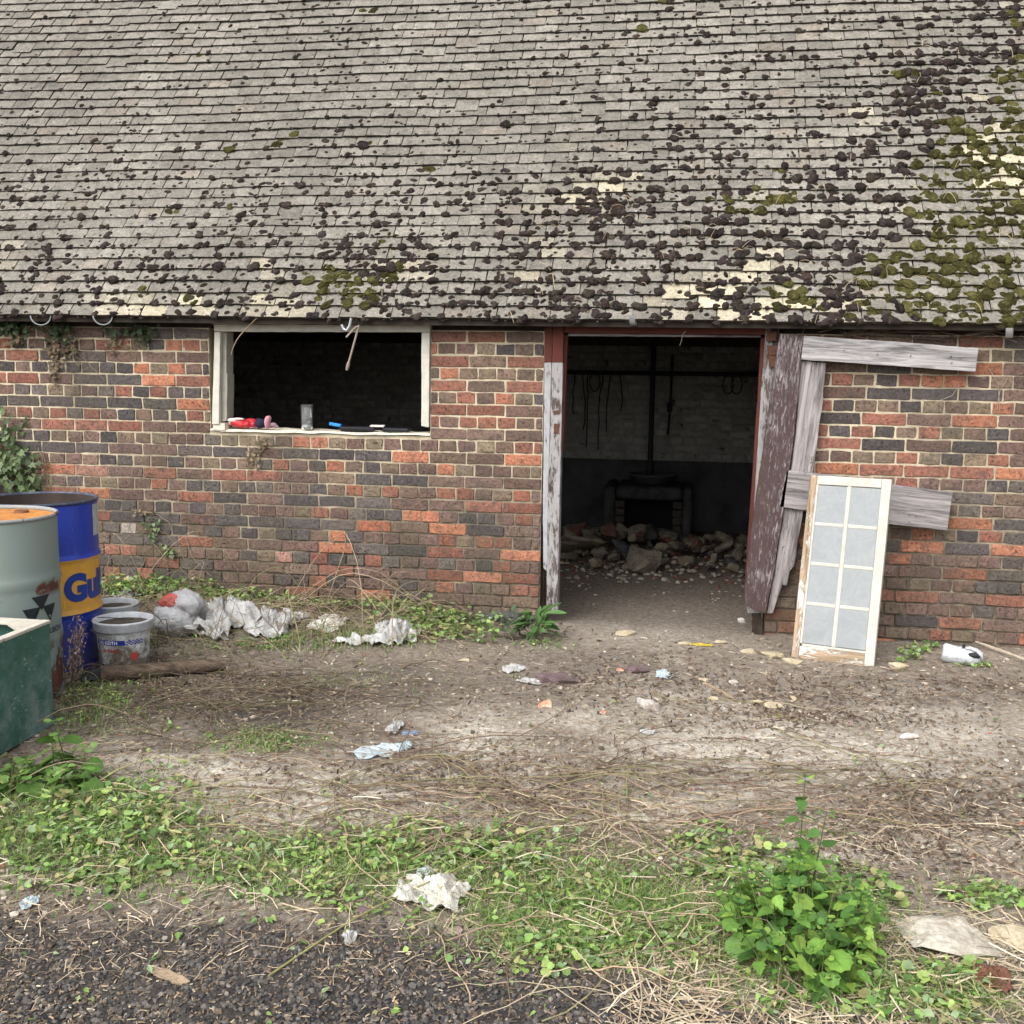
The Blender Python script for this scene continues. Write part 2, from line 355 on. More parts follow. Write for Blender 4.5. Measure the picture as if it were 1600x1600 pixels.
def brick_verts(w, h, rs, rough=1.0):
    """ten-sided worn face: back ring, edge ring, front ring, centre"""
    c = rs.uniform(.002, .007); j = lambda s: rs.uniform(-s, s)*rough
    P = [(-w/2, -h/2+c), (-w/2+c, -h/2), (j(w*.2), -h/2+j(.003)), (w/2-c, -h/2), (w/2, -h/2+c), (w/2, h/2-c), (w/2-c, h/2), (j(w*.2), h/2+j(.003)), (-w/2+c, h/2), (-w/2, h/2-c)]
    P = np.array([(x+j(.0032), z+j(.0030)) for x, z in P]); ins = np.array([1-.0035*2/w, 1-.0032*2/h])
    tilt = j(.0016)
    back = np.c_[P[:, 0], np.full(10, .03), P[:, 1]]; edge = np.c_[P[:, 0], .0025+np.array([j(.0015) for _ in range(10)]), P[:, 1]]
    fr = np.c_[P[:, 0]*ins[0], -.0015+np.array([j(.0012) for _ in range(10)])+tilt*P[:, 0]/w*2, P[:, 1]*ins[1]]
    return np.concatenate([back, edge, fr, [[j(w*.15), -.003+j(.0015), j(h*.15)]]])
_r = np.arange(10); _s = (_r+1) % 10
BR_Q = np.concatenate([np.stack([_r, _s, _s+10, _r+10], -1), np.stack([_r+10, _s+10, _s+20, _r+20], -1)]); BR_T = np.stack([_r+20, _s+20, np.full(10, 30)], -1)
PAL = {'b': (.068, .065, .067), 'g': (.105, .094, .086), 'p': (.150, .096, .080), 'n': (.172, .122, .090), 't': (.200, .158, .108), 'r': (.250, .104, .072), 'o': (.42, .168, .096), 'q': (.32, .125, .078), 'k': (.36, .19, .15), 'w': (.55, .49, .44)}
NOTED = {'o': [(278,538),(222,574),(241,593),(252,753),(148,769),(310,770),(468,685),(499,685),(438,719),(524,721),(629,709),(694,727),(639,798),(666,799),(694,819),(583,815),(832,712),(1309,732),(1580,740),(1524,654),(1516,819),(1440,857),(1572,861),(1549,574),(1462,594),(1560,656),(745,893),(812,862),(600,925),(500,905)],
         'r': [(35,591),(194,610),(252,735),(144,664),(195,664),(614,761),(318,770),(494,791),(694,522),(694,562),(694,599),(836,561),(1313,691),(1382,651),(1448,736),(1504,899),(1316,591),(1424,592),(836,597),(780,850),(800,880),(720,905),(690,870),(1230,985),(1215,1000),(1225,965)],
         'b': [(193,593),(252,787),(87,628),(139,628),(188,628),(1385,611),(1450,612),(1524,612),(1380,694),(1522,698),(1313,650),(1575,820),(520,705),(580,703),(470,775),(520,778),(360,810),(480,845),(560,850),(640,855),(600,745),(650,745),(370,772),(90,700),(30,700),(150,700)],
         'w': [(203,822)], 'k': [(438,862),(161,733)]}
rsb = random.Random(11); bricks = []
def lay_row(top, x0, x1, bounds):
    xs = [b for b in bounds if x0+.035 < b < x1-.035]; xs = [x0]+xs+[x1]
    for a, b in zip(xs[:-1], xs[1:]):
        bricks.append([a+.0047, b-.0047, top-CH+.0047, top-.0047])
r = -4
while ZT-r*CH > -.1:
    top = ZT-r*CH
    for (sx0, sx1, org, pitch) in ((-5.3, DOOR[0], -1.557, .2385), (DOOR[1], 3.2, 1.046, .2515)):
        jit = rsb.uniform(-.012, .012)
        if r % 2 == 0: bd = [org+jit+pitch*n+rsb.uniform(-.005, .005) for n in range(-30, 30)]
        else: bd = [org+jit+pitch*.25+pitch/2*n+rsb.uniform(-.004, .004) for n in range(-60, 60)]
        if top-CH/2 > WIN[2] and sx0 < WIN[0] < sx1:
            lay_row(top, sx0, WIN[0], bd); lay_row(top, WIN[1], sx1, bd)
        else: lay_row(top, sx0, sx1, bd)
    r += 1
bc = np.array(bricks); ctr = np.c_[(bc[:, 0]+bc[:, 1])/2, np.zeros(len(bc)), (bc[:, 2]+bc[:, 3])/2]
cq = proj(ctr); bcol = []
for k, (x0, x1, z0, z1) in enumerate(bricks):
    x = ctr[k, 0]; z = ctr[k, 2]; px = cq[k, 0]; st = x1-x0 > .16
    red = .25+.5*math.exp(-((px-760)/130)**2)+.25*(px > 1200)+.15*(z < .25 and px > 550); u = rsb.random(); v = rsb.random()
    if u < .34*(1.2-red): c = 'b' if v < .55 else 'g'
    elif u < .70-.18*red: c = 'p' if v < .6 else 'n'
    elif u < .80: c = ('t' if v < .55 else 'n') if not st else ('p' if v < .6 else 'r')
    elif u < .975-.05*red: c = 'r' if v < .5+.2*red else 'p'
    else: c = 'q' if v < .7 else 'o'
    bcol.append(c)
for c, l in NOTED.items():
    for q in l:
        bcol[int(np.argmin(np.hypot(cq[:, 0]-q[0], (cq[:, 1]-q[1])*2)))] = c
cols = []
for c in bcol:
    t = (np.array(PAL[c])*.82+np.array((.150, .105, .084))*.18)*rsb.uniform(.78, 1.25); t = t*np.array([rsb.uniform(.97, 1.03) for _ in range(3)]); cols.append(t)
def px_area(c0, c1):
    return np.prod(np.abs(c1[:, :2]-c0[:, :2]), 1)
A0 = proj(np.c_[bc[:, 0], np.zeros(len(bc)), bc[:, 2]]); A1 = proj(np.c_[bc[:, 1], np.zeros(len(bc)), bc[:, 3]])
area = px_area(A0, A1)*((cq[:, 0] > 5) & (cq[:, 0] < 1595))*(ctr[:, 2] > .02)
hid = ((cq[:, 0] < 150) & (cq[:, 1] > 780)) | ((cq[:, 0] > 1240) & (cq[:, 0] < 1385) & (cq[:, 1] > 750)); area[hid] *= .05
single = set(np.argsort(-area)[:300].tolist())
VAR = {}; run = Bag()
for k, (x0, x1, z0, z1) in enumerate(bricks):
    wd, ht = x1-x0, z1-z0
    if k in single:
        key = ('s' if wd > .2 else 'h' if .095 < wd < .13 else None, rsb.randrange(14))
        if key[0]:
            base = .2275 if key[0] == 's' else .1085
            if key not in VAR:
                me = raw_mesh('brick', brick_verts(base, CH-.0084, rsb), BR_T, BR_Q, None, False); me.materials.append(m_brick_o); VAR[key] = me
            me = VAR[key]; sx = wd/base
        else:
            me = raw_mesh('brick', brick_verts(wd, ht, rsb), BR_T, BR_Q, None, False); me.materials.append(m_brick_o); sx = 1
        o = bpy.data.objects.new('brick', me); o.color = (*cols[k], 1)
        link(o, front, Matrix.Translation((ctr[k, 0], rsb.uniform(-.0025, .0025), ctr[k, 2])) @ Matrix.Rotation(rsb.uniform(-.006, .006), 4, 'Y') @ Matrix.Diagonal((sx, 1, ht/(CH-.0084), 1)))
    else:
        run.add(brick_verts(wd, ht, rsb)+np.array([ctr[k, 0], rsb.uniform(-.0025, .0025), ctr[k, 2]]), BR_T, BR_Q, cols[k])
tag(run.build('brickwork', m_brick_v, front, smooth=False), kind='stuff')

# side walls, back wall, whitewashed brick inside, dark rendered dado
mw = Mat('whitewash', .95, .1); _a = mw.noise(30, detail=6); _b = mw.noise(3, detail=5)
_c = mw.gain(mw.attr(), mw.mapr(_a, .2, .8, .7, 1.2)); _c = mw.mix(mw.mapr(_b, .5, .75, 0, .6), _c, (.20, .19, .165)); mw.color(_c); mw.bump(_a, .8, .008)
m_render = simple('dark_render', (.070, .072, .074), .9, .5, 4, .2, .5)
bk = Bag().box((X0, BACK, -.25), (X1, BACK+.22, ZTOP), (.32, .31, .28)); back = bk.build('back_wall', mw.m, barn)
bb = Bag(); rsw = random.Random(5); z = .735; rr = 0
while z < 1.99:
    pitch = .2385 if rr % 2 else .119; x = -5.2+rsw.uniform(0, .1)
    while x < 2.6:
        V = brick_verts(pitch-.012, CH-.013, rsw, 1.6); V[:, 1] *= 1.4; s_ = rsw.uniform(.75, 1.05)
        bb.add(V+np.array([x, BACK-.002+rsw.uniform(-.003, .003), z]), BR_T, BR_Q, np.array((.40, .40, .385))*s_); x += pitch
    z += CH; rr += 1
tag(bb.build('whitewashed_brickwork', mw.m, back, smooth=True), kind='stuff')
Bag().box((-5.9, BACK-.02, -.2), (3.9, BACK-.0005, .69)).build('rendered_dado', m_render, back)
for nm, xa, xb in (('left', X0, X0+.2), ('right', X1-.2, X1)):
    sw = Bag().box((xa, .216, -.25), (xb, BACK-.001, ZTOP), (.4, .39, .35)).box((xa, 1.0, ZTOP+.001), (xb, 3.3, 3.3), (.4, .39, .35)).build('side_wall', mw.m, barn)
    sw['label'] = nm+' gable wall of the barn, whitewashed inside'

# ------------------------------------------------------------------ roof
PH = R(53); RD = np.array([0, math.cos(PH), math.sin(PH)]); RN = np.array([0, -math.sin(PH), math.cos(PH)]); RO = np.array([0, -.15, 1.852])
SR = (2.18+.15)/math.cos(PH); GA = .0925; TW = .161
def rp(x, s, h):
    x = np.asarray(x, float); s = np.asarray(s, float)
    sg = .042*fbm(p3(x*.55, s*.75), 3, 41); sh = .040*fbm(p3(x*.45+5, s*.5), 3, 43)*sstep(0, .5, s)+.006*fbm(p3(x*1.3, s*.4), 2, 47)
    e = np.asarray(h)+sg*sstep(0, .6, s)
    return RO+p3(x, 0, 0)+(s+sh)[..., None]*RD+e[..., None]*RN
def moss_d(Q):
    x, y = Q[..., 0], Q[..., 1]
    d = .17+.27*sstep(640, 1080, x)+.42*sstep(170, 400, y)+.08*sstep(60, 300, y)+0*x
    edge = np.interp(y, [-200, 0, 60, 250, 400, 500], [1560, 1500, 1440, 1270, 1150, 1120])
    d = d+.62*sstep(-110, 130, x-edge)
    d = np.maximum(d, blob(Q, [(560,440,140,55,.95),(430,300,70,50,.75),(240,430,80,45,.7),(35,345,60,70,.65),(90,285,90,50,.45),(500,330,100,60,.5),(330,400,110,60,.5),(690,420,160,70,.5),(950,330,70,26,1.0),(1020,170,80,60,.6),(1080,240,110,60,.55),(900,460,130,40,.8),(760,470,120,30,.7),(1180,70,80,60,.5),(800,185,25,14,.7),(150,220,60,30,.35),(1230,190,80,60,.7)]))
    return np.clip(d, 0, 1)
def green_d(Q):
    x, y = Q[..., 0], Q[..., 1]
    c = np.interp(y, [-200, 0, 130, 260, 340, 440, 520], [1680, 1620, 1530, 1420, 1400, 1350, 1330]); g = sstep(-90, 110, x-c)*.9
    return np.maximum(g, blob(Q, [(545,440,75,34,.85),(240,455,60,24,.5),(780,490,50,14,.5),(1240,460,80,26,.7),(1120,320,120,40,.3),(950,270,60,30,.25),(1380,130,80,40,.5)]))
def tile_mat(name, src):
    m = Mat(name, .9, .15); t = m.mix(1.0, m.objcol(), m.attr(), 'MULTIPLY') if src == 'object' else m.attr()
    f = m.noise(60, detail=7, rough=.85); g = m.noise(12, detail=4)
    c = m.gain(t, m.mapr(f, .34, .66, .5, 1.5)); c = m.gain(c, m.mapr(g, .3, .7, .8, 1.2))
    c = m.mix(m.mapr(m.noise(26, detail=5, rough=.7), .64, .70, 0, .55), c, (.50, .50, .46))      # pale lichen
    c = m.mix(m.mapr(m.noise(38, detail=5, rough=.7), .56, .68, 0, .75), c, (.060, .054, .047))              # dark algae spots
    m.color(c); m.bump(f, .7, .005); return m.m
m_tile_o = tile_mat('clay_tile', 'object'); m_tile_v = tile_mat('clay_tile_run', 'attr')
deck = Bag(); xs = np.linspace(X0, X1, 40); ss = np.linspace(.015, SR, 30); XX, SS = np.meshgrid(xs, ss)
for h, flip in ((-.004, 0), (-.03, 1)):
    i = (np.arange(29)[:, None]*40+np.arange(39)[None]).ravel(); q = np.stack([i, i+1, i+41, i+40], -1)
    deck.add(rp(XX, SS, np.full_like(XX, h)).reshape(-1, 3), None, q[:, ::-1] if flip else q)
YR, ZR = 2.18, RO[2]+SR*math.sin(PH)
deck.add([(X0, YR, ZR), (X1, YR, ZR), (X1, BACK+.5, 1.86), (X0, BACK+.5, 1.86), (X0, YR, ZR-.05), (X1, YR, ZR-.05), (X1, BACK+.5, 1.81), (X0, BACK+.5, 1.81)], None, [(0,1,2,3),(7,6,5,4),(3,2,6,7)])
deck.add([(X0+.1, -.1, 1.9), (X0+.1, BACK+.4, 1.9), (X0+.1, YR, ZR-.04), (X1-.1, -.1, 1.9), (X1-.1, BACK+.4, 1.9), (X1-.1, YR, ZR-.04)], [(0, 1, 2), (3, 5, 4)])
m_deck = simple('roof_boards', (.06, .05, .042), .9, .4, 8, .1)
roof = deck.build('roof', m_deck, barn); roof['label'] = 'steep roof of weathered grey plain tiles, mossy towards the right'
TQ = np.array([(0,1,4,3),(1,2,5,4),(6,7,13,12),(7,8,14,13),(12,15,9,6),(14,8,11,17),(6,9,10,7),(7,10,11,8)])
TCOL = np.array([1.0]*6+[.32]*6+[.40]*6)  # edges and underside darkened: grime plus the shade line under each row, painted in
def tile_local(rs, w):
    """lower edge at s=0, upper end hidden under the row above; (x, s, h); lower edge, darkened for grime and painted row shade, has vertices of its own"""
    j = lambda s: rs.uniform(-s, s); cmb = rs.uniform(.0, .004); t = .017
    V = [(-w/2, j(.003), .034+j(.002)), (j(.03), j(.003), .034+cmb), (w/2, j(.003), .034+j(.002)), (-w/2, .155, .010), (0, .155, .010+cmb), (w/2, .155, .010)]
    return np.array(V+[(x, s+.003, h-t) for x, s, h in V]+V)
rst = random.Random(23); tiles = []
row = 0
while row*GA < SR-.02:
    off = (row % 2)*TW/2+rst.uniform(-.02, .02); x = X0+off
    while x < X1:
        tiles.append((x+rst.uniform(-.003, .003), row*GA+rst.uniform(-.004, .004)-(rst.random() < .022)*rst.uniform(.01, .045), row, rst.uniform(-.012, .012))); x += TW
    row += 1
tc_ = rp(np.array([t[0] for t in tiles]), np.array([t[1] for t in tiles])+.05, np.full(len(tiles), .02)); tq = proj(tc_)
md = moss_d(tq); tarea = np.where((tq[:, 0] > 10) & (tq[:, 0] < 1590) & (tq[:, 1] > 5), 1/tq[:, 2]**2*(1+.0*md), 0)*np.array([math.sin(PH-math.atan2(c[2]-CAM[2], c[1]-CAM[1])) for c in tc_])
single_t = set(np.argsort(-tarea)[:300].tolist()); TV = []
for _ in range(16):
    V = tile_local(rst, TW-.005); P = np.stack([V[:, 0], V[:, 1]*math.cos(PH)-V[:, 2]*math.sin(PH), V[:, 1]*math.sin(PH)+V[:, 2]*math.cos(PH)], -1)
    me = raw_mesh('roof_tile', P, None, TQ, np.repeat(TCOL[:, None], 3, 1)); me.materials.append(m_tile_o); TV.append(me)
trun = Bag()
tone = fbm(tc_*1.1, 4, 57)
cream = sstep(.22, .5, fbm(tc_*np.array([2.2, 2.2, 2.2]), 3, 51))*sstep(.35, .8, md)
for k, (x, s, row, tw) in enumerate(tiles):
    b = np.array((.188, .174, .150))*rst.uniform(.84, 1.16)*(1+.30*tone[k]); warm = rst.random()
    if warm < .05: b = b*np.array((1.03, .98, .95))
    cr = cream[k]*rst.uniform(.5, 1)*(rst.random() < .8); c = b*(1-cr)+np.array((.50, .445, .315))*cr; c = c*(1+.10*sstep(700, 1500, tq[k, 0]))
    if k in single_t:
        o = bpy.data.objects.new('roof_tile', TV[rst.randrange(16)]); o.color = (*c, 1)
        p = rp(np.array(x), np.array(s), np.array(0.0)); link(o, roof, Matrix.Translation(Vector(p)) @ Matrix.Rotation(tw, 4, Vector(RN)))
    else:
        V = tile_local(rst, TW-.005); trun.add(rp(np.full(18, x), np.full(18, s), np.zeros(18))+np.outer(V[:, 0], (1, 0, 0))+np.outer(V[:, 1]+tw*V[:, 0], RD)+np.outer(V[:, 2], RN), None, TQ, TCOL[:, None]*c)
for x in np.arange(X0, X1, TW):
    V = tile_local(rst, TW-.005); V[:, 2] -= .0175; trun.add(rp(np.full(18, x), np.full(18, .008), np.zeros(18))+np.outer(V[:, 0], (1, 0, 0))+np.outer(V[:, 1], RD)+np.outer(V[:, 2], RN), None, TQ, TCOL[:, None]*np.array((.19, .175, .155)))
tag(trun.build('roof_tiling', m_tile_v, roof), kind='stuff')
Bag().box((X0, -.128, 1.83), (X1, -.115, 1.862)).build('eaves_batten', m_deck, roof)
ridge = Bag().tube(np.c_[np.linspace(X0, X1, 30), np.full(30, YR), np.full(30, ZR+.02)], .11, 12).build('ridge', m_tile_v, roof)
m_beam = simple('old_timber', (.075, .058, .045), .9, .4, 10, .1, .4)
raf = []
for k in range(22):
    x = X0+.25+k*.46; a = rp(np.array(x), np.array(-.0), np.array(-.09)); b = rp(np.array(x), np.array(SR-.05), np.array(-.09))
    bg_ = Bag(); u = np.array([.025, 0, 0]); v = RN*.045; V = [p+su*u+sv*v for p in (a+RD*.16, b) for su, sv in ((-1,-1),(1,-1),(1,1),(-1,1))]
    bg_.add(V, None, [(0,1,2,3),(7,6,5,4),(0,4,5,1),(1,5,6,2),(2,6,7,3),(3,7,4,0)]).build('rafter', m_beam, roof)
for x in (-4.4, -1.15, 1.4): Bag().box((x, .22, 1.93), (x+.11, BACK, 2.07)).build('tie_beam', m_beam, barn)
for xa, xb, za in ((-5.299, WIN[0]-.001, 1.806), (WIN[0], WIN[1], 1.862), (WIN[1]+.001, DOOR[0]-.001, 1.806), (DOOR[0], DOOR[1], 1.862), (DOOR[1]+.001, 3.199, 1.806)): Bag().box((xa, .045, za), (xb, .214, ZTOP)).build('wall_plate', m_beam, barn)
Bag().box((X0+.2, BACK-.12, 1.80), (X1-.2, BACK-.021, 1.93)).build('wall_plate', m_beam, barn)

# ------------------------------------------------------------------ moss cushions and green moss
def dome(rs_n, rings=4, seg=9, seed=0):
    V = [(0, 0, 1.0)]
    for i in range(1, rings+1):
        a = i/rings*math.pi*.56
        for j in range(seg): V.append((math.sin(a)*math.cos(2*math.pi*j/seg), math.sin(a)*math.sin(2*math.pi*j/seg), math.cos(a)))
    V = np.array(V); T = [(0, 1+j, 1+(j+1) % seg) for j in range(seg)]
    for i in range(rings-1):
        for j in range(seg):
            a, b = 1+i*seg+j, 1+i*seg+(j+1) % seg; T += [(a, a+seg, b+seg), (a, b+seg, b)]
    return V, np.array(T)
DV, DT = dome(0)
cn = fbm(tc_*3.5, 3, 59)*1.6
gk = np.clip(green_d(tq)*.9+.6*fbm(tc_*5, 3, 61), 0, 1)
mc = []
def cushion(x, s, rad, d):
    mc.append((x, s, rad, rst.random(), d))
    if rad > .022:
        for _ in range(rst.randrange(1, 4)):
            a = rst.uniform(0, 6.28); mc.append((x+rad*.8*math.cos(a), s+rad*.55*math.sin(a), rad*rst.uniform(.45, .8), rst.random(), d))
for k, (x, s, row, tw) in enumerate(tiles):
    if not (-300 < tq[k, 0] < 1960 and tq[k, 1] > -190): continue
    d = md[k]; clus = .55+.9*max(0, float(cn[k]))
    for (dx, ds, wt) in ((TW/2, .0, 1.9), (0, 0, 1.05), (TW*.25, .0, 1.05), (-TW*.25, .0, 1.05), (TW*.4, 0, .7), (-TW*.1, .05, .62), (TW*.3, .045, .62), (TW*.05, .03, .5)):
        if rst.random() < min(.95, d*wt*clus):
            big = rst.random()**2.0; cushion(x+dx+rst.uniform(-.03, .03)*(1-.5*(dx == TW/2)), s+ds+rst.uniform(-.006, .024), .008+.021*big*(.45+.75*d)+.005*d, d)
    for _ in range(2+int(5*d)):                              # crumbs of moss lodged along the lower edge
        if rst.random() < .18+.62*d*clus: mc.append((x+rst.uniform(-TW/2, TW/2), s+rst.uniform(-.006, .010), rst.uniform(.0045, .0095), rst.random(), d))
    if gk[k] > .25 and rst.random() < gk[k]*.8:              # flat olive mats
        for _ in range(2): mc.append((x+rst.uniform(-TW/2, TW/2), s+rst.uniform(-.01, .06), rst.uniform(.022, .042), 2.0, d))
    if rst.random() < .4: mc.append((x+TW/2+rst.uniform(-.01, .01), s+rst.uniform(0, .012), rst.uniform(.006, .012), rst.random(), d))
for (cx, cy, rx, ry, n) in ((950,330,55,22,60),(560,440,90,34,70),(890,470,80,16,40)):
    for _ in range(n):
        d_ = _ray(cx+rst.gauss(0, rx*.6), cy+rst.gauss(0, ry*.6)); t = ((RO-CAM)@RN+.03)/(d_@RN); p = CAM+d_*t
        cushion(p[0], (p-RO)@RD, rst.uniform(.014, .028), .9)
mc = np.array(mc); N = len(mc); mp = rp(mc[:, 0], mc[:, 1], .034-.155*np.mod(mc[:, 1], GA)+0*mc[:, 0]-.002); mq = proj(mp); gd = green_d(mq)*.8+.75*fbm(mp*5, 3, 61)
isg = (gd > .42) | ((mc[:, 3] > 1.5) & (RNG.random(N) < .75))
frame = np.stack([np.array([1., 0, 0]), RD, RN], -1)
Rz = rotz(RNG.uniform(0, 6.28, N)); el = RNG.uniform(.75, 1.35, N)
S = np.zeros((N, 3, 3)); S[:, 0, 0] = mc[:, 2]*el*1.12; S[:, 1, 1] = mc[:, 2]/el*.95; S[:, 2, 2] = mc[:, 2]*np.where(mc[:, 3] > 1.5, .32, RNG.uniform(.42, .7, N))*np.where(isg, .75, 1)
M = frame[None] @ Rz @ S
VV = np.einsum('nij,mj->nmi', M, DV)+mp[:, None]
dn = .26*fbm(VV*60, 3, 71)+.20*fbm(VV*190, 2, 75); ctr_ = mp[:, None]; VV = ctr_+(VV-ctr_)*(1+dn)[..., None]
dark = np.array((.026, .021, .019)); C = dark[None]*RNG.uniform(.7, 1.7, (N, 1))*np.stack([RNG.uniform(.95, 1.15, N), np.ones(N), RNG.uniform(.85, 1.12, N)], -1)
gcol = np.array((.056, .052, .018)); C[isg] = (gcol*RNG.uniform(.45, 1.35, (N, 1)))[isg]
hz = np.clip(fbm(VV*110, 2, 77)*1.1+1, .35, 2.2)
mb = Bag(); mb.add(VV.reshape(-1, 3), (DT[None]+(np.arange(N)*len(DV))[:, None, None]).reshape(-1, 3), None, (C[:, None]*hz[..., None]).reshape(-1, 3))
# fringes of green shoots on the green cushions, sparse dark fuzz on the others
def shoots(idx, per, ln, colf):
    n = len(idx)*per; c = np.repeat(idx, per); u = RNG.normal(size=(n, 3)); u[:, 2] = np.abs(u[:, 2]); u /= np.linalg.norm(u, axis=1)[:, None]
    base = mp[c]+np.einsum('nij,nj->ni', M[c], u)*.9; dr = u@np.stack([np.array([1., 0, 0]), RD, RN]); dr = dr-RD*.4+np.array([0, 0, .2]); dr /= np.linalg.norm(dr, axis=1)[:, None]
    sd_ = np.cross(dr, RNG.normal(size=(n, 3))); sd_ /= np.linalg.norm(sd_, axis=1)[:, None]; L = RNG.uniform(.5, 1.2, n)[:, None]*ln
    V = np.stack([base-sd_*.0016, base+sd_*.0016, base+dr*L], 1)
    mb.add(V.reshape(-1, 3), np.arange(n*3).reshape(-1, 3), None, np.repeat(colf(n), 3, 0))
shoots(np.where(isg)[0], 20, .013, lambda n: np.array((.100, .092, .022))*RNG.uniform(.3, 1.5, (n, 1)))
shoots(np.where(~isg & (mc[:, 2] > .011))[0], 17, .0065, lambda n: np.array((.048, .040, .033))*RNG.uniform(.25, 1.9, (n, 1)))
moss = mb.build('moss', vcol('moss', .95, .45, 120, .08, .9, .008), smooth=True); tag(moss, 'dark cushions and green mats of moss growing over the roof tiles', 'moss', None, 'stuff')
# dead grass stalks caught in the moss
sb_ = Bag()
sel = np.where((md > .7) & (tq[:, 0] > 0) & (tq[:, 0] < 1600))[0]
for k in RNG.choice(sel, 160):
    p = rp(np.array(tiles[k][0]), np.array(tiles[k][1]+.04), np.array(.05)); a = RNG.uniform(0, 6.28); L = RNG.uniform(.03, .10)
    e = np.array([math.cos(a), 0, 0])+RD*math.sin(a); P = np.array([p+e*L*t+RN*.012*math.sin(3*t)+np.array([0, 0, -.02])*t*t for t in np.linspace(0, 1, 5)])
    sb_.tube(P, .0014, 3, np.array((.48, .38, .24))*RNG.uniform(.6, 1.2))
tag(sb_.build('dead_grass', vcol('straw', .8, .2, 40, .2, 0)), 'pale dead grass stalks caught in the roof moss', 'grass', None, 'stuff')

# ================================================================== FIXED JOINERY
def board(name, outline, Y, thick, mat, parent=None, seed=0, jit=.0012, axis=None, bev=.003, tiltY=0.0, seg=.05):
    """a board whose outline lies in the plane Y (metres, in front of the wall), extruded backwards; local X runs along its length"""
    rs = random.Random(seed); P = [W(x, y, Y) for x, y in outline]; n = len(P)
    c = sum(P)/n
    e = max(((P[(i+1) % n]-P[i]) for i in range(n)), key=lambda v: np.linalg.norm(v)) if axis is None else np.asarray(axis, float)
    ax = Vector(e).normalized(); ay = Vector((0, 1, 0)); az = ax.cross(ay).normalized(); ay = az.cross(ax)
    M = Matrix(((ax[0], ay[0], az[0], c[0]), (ax[1], ay[1], az[1], c[1]), (ax[2], ay[2], az[2], c[2]), (0, 0, 0, 1))); Mi = M.inverted()
    L = []
    for i in range(n):
        a, b = P[i], P[(i+1) % n]; k = max(1, int(np.linalg.norm(b-a)/seg))
        for t in range(k):
            q = a+(b-a)*t/k
            L.append(Mi @ Vector(q)+Vector((rs.uniform(-jit, jit), 0, rs.uniform(-jit, jit))))
    m = len(L); V = [(p.x, 0, p.z) for p in L]+[(p.x, thick, p.z) for p in L]
    A = sum(V[i][0]*V[(i+1) % m][2]-V[(i+1) % m][0]*V[i][2] for i in range(m))
    f1 = list(range(m)); f2 = list(range(2*m-1, m-1, -1)); q = [(i, i+m, (i+1) % m+m, (i+1) % m) for i in range(m)]
    if A < 0: f1 = f1[::-1]; f2 = f2[::-1]; q = [t[::-1] for t in q]
    me = raw_mesh(name, V, None, q, None, False, [f1, f2]); me.materials.append(mat)
    if tiltY: M = M @ Matrix.Rotation(tiltY, 4, 'X')
    o = link(bpy.data.objects.new(name, me), parent, M)
    if bev: bevel(o, bev, 2)
    return o
m_white = wood_mat('chipped_white_paint', (.62, .60, .53), (.16, .13, .10), .68)
m_white2 = wood_mat('greyed_white_paint', (.40, .385, .33), (.14, .115, .09), .66)
m_red = wood_mat('dull_red_paint', (.115, .036, .028), (.19, .15, .13), .72)
m_postL = wood_mat('flaked_grey_white_paint', (.36, .345, .345), (.15, .115, .10), .55)
m_strip = wood_mat('pale_strip_paint', (.41, .405, .43), (.17, .08, .07), .62)
m_plum = wood_mat('peeling_plum_paint', (.085, .056, .054), (.36, .31, .32), .55, fine=1)
m_grey = wood_mat('silvered_oak', (.105, .066, .064), (.40, .365, .36), .40, gs=.7)
m_grey2 = wood_mat('silvered_rail', (.12, .08, .08), (.36, .33, .33), .36, gs=.8)
m_rot = simple('rotten_wood', (.045, .035, .028), .95, .5, 18, .1, .6)
m_iron = simple('rusty_iron', (.10, .045, .028), .8, .4, 40, .3, .4)
m_galv = simple('galvanised_steel', (.55, .57, .60), .35, .15, 25, .5, 0, .75)
m_cream = simple('cream_cement', (.60, .55, .45), .9, .25, 25, .15, .5)

wf = thing('window_frame', None, None, W(500, 600, 0)); wf.parent = barn
board('head', [(334,507),(672,508),(672,519),(334,518)], -.02, .07, m_white, wf, 2)
board('lintel_board', [(330,496),(673,497),(673,506.6),(330,506.6)], -.035, .05, m_white2, wf, 1)
board('jamb', [(335,518.5),(344,518.5),(342,663),(331,663)], -.025, .035, m_white, wf, 3)
board('jamb', [(344.6,518.5),(354,518.5),(353.5,584),(355.5,584),(354,658),(343,659)], .015, .11, m_white2, wf, 4)
board('jamb', [(658.5,519.5),(671,519.5),(670,668),(658,666)], -.02, .07, m_white, wf, 5)
sl = Bag(); xs_ = np.linspace(WIN[0]-.0, WIN[1], 34); ys_ = np.array([-.012, .0, .05, .12, .214]); XX, YY = np.meshgrid(xs_, ys_)
ZZ = WIN[2]+.016+.007*fbm(p3(XX*9, YY*9), 3, 91)-.012*(YY < -.005); i = (np.arange(4)[:, None]*34+np.arange(33)[None]).ravel()
sl.add(np.stack([XX, YY+.004*fbm(p3(XX*14, YY*3), 2, 92), ZZ], -1).reshape(-1, 3), None, np.stack([i, i+1, i+35, i+34], -1)); sl.build('sill', m_cream, wf, smooth=True)
a = W(331, 662, -.02); Bag().box((a[0]+.005, -.015, WIN[2]+.01), (a[0]+.085, .10, a[2]+.004)).build('mortar_stub', m_cream, wf)

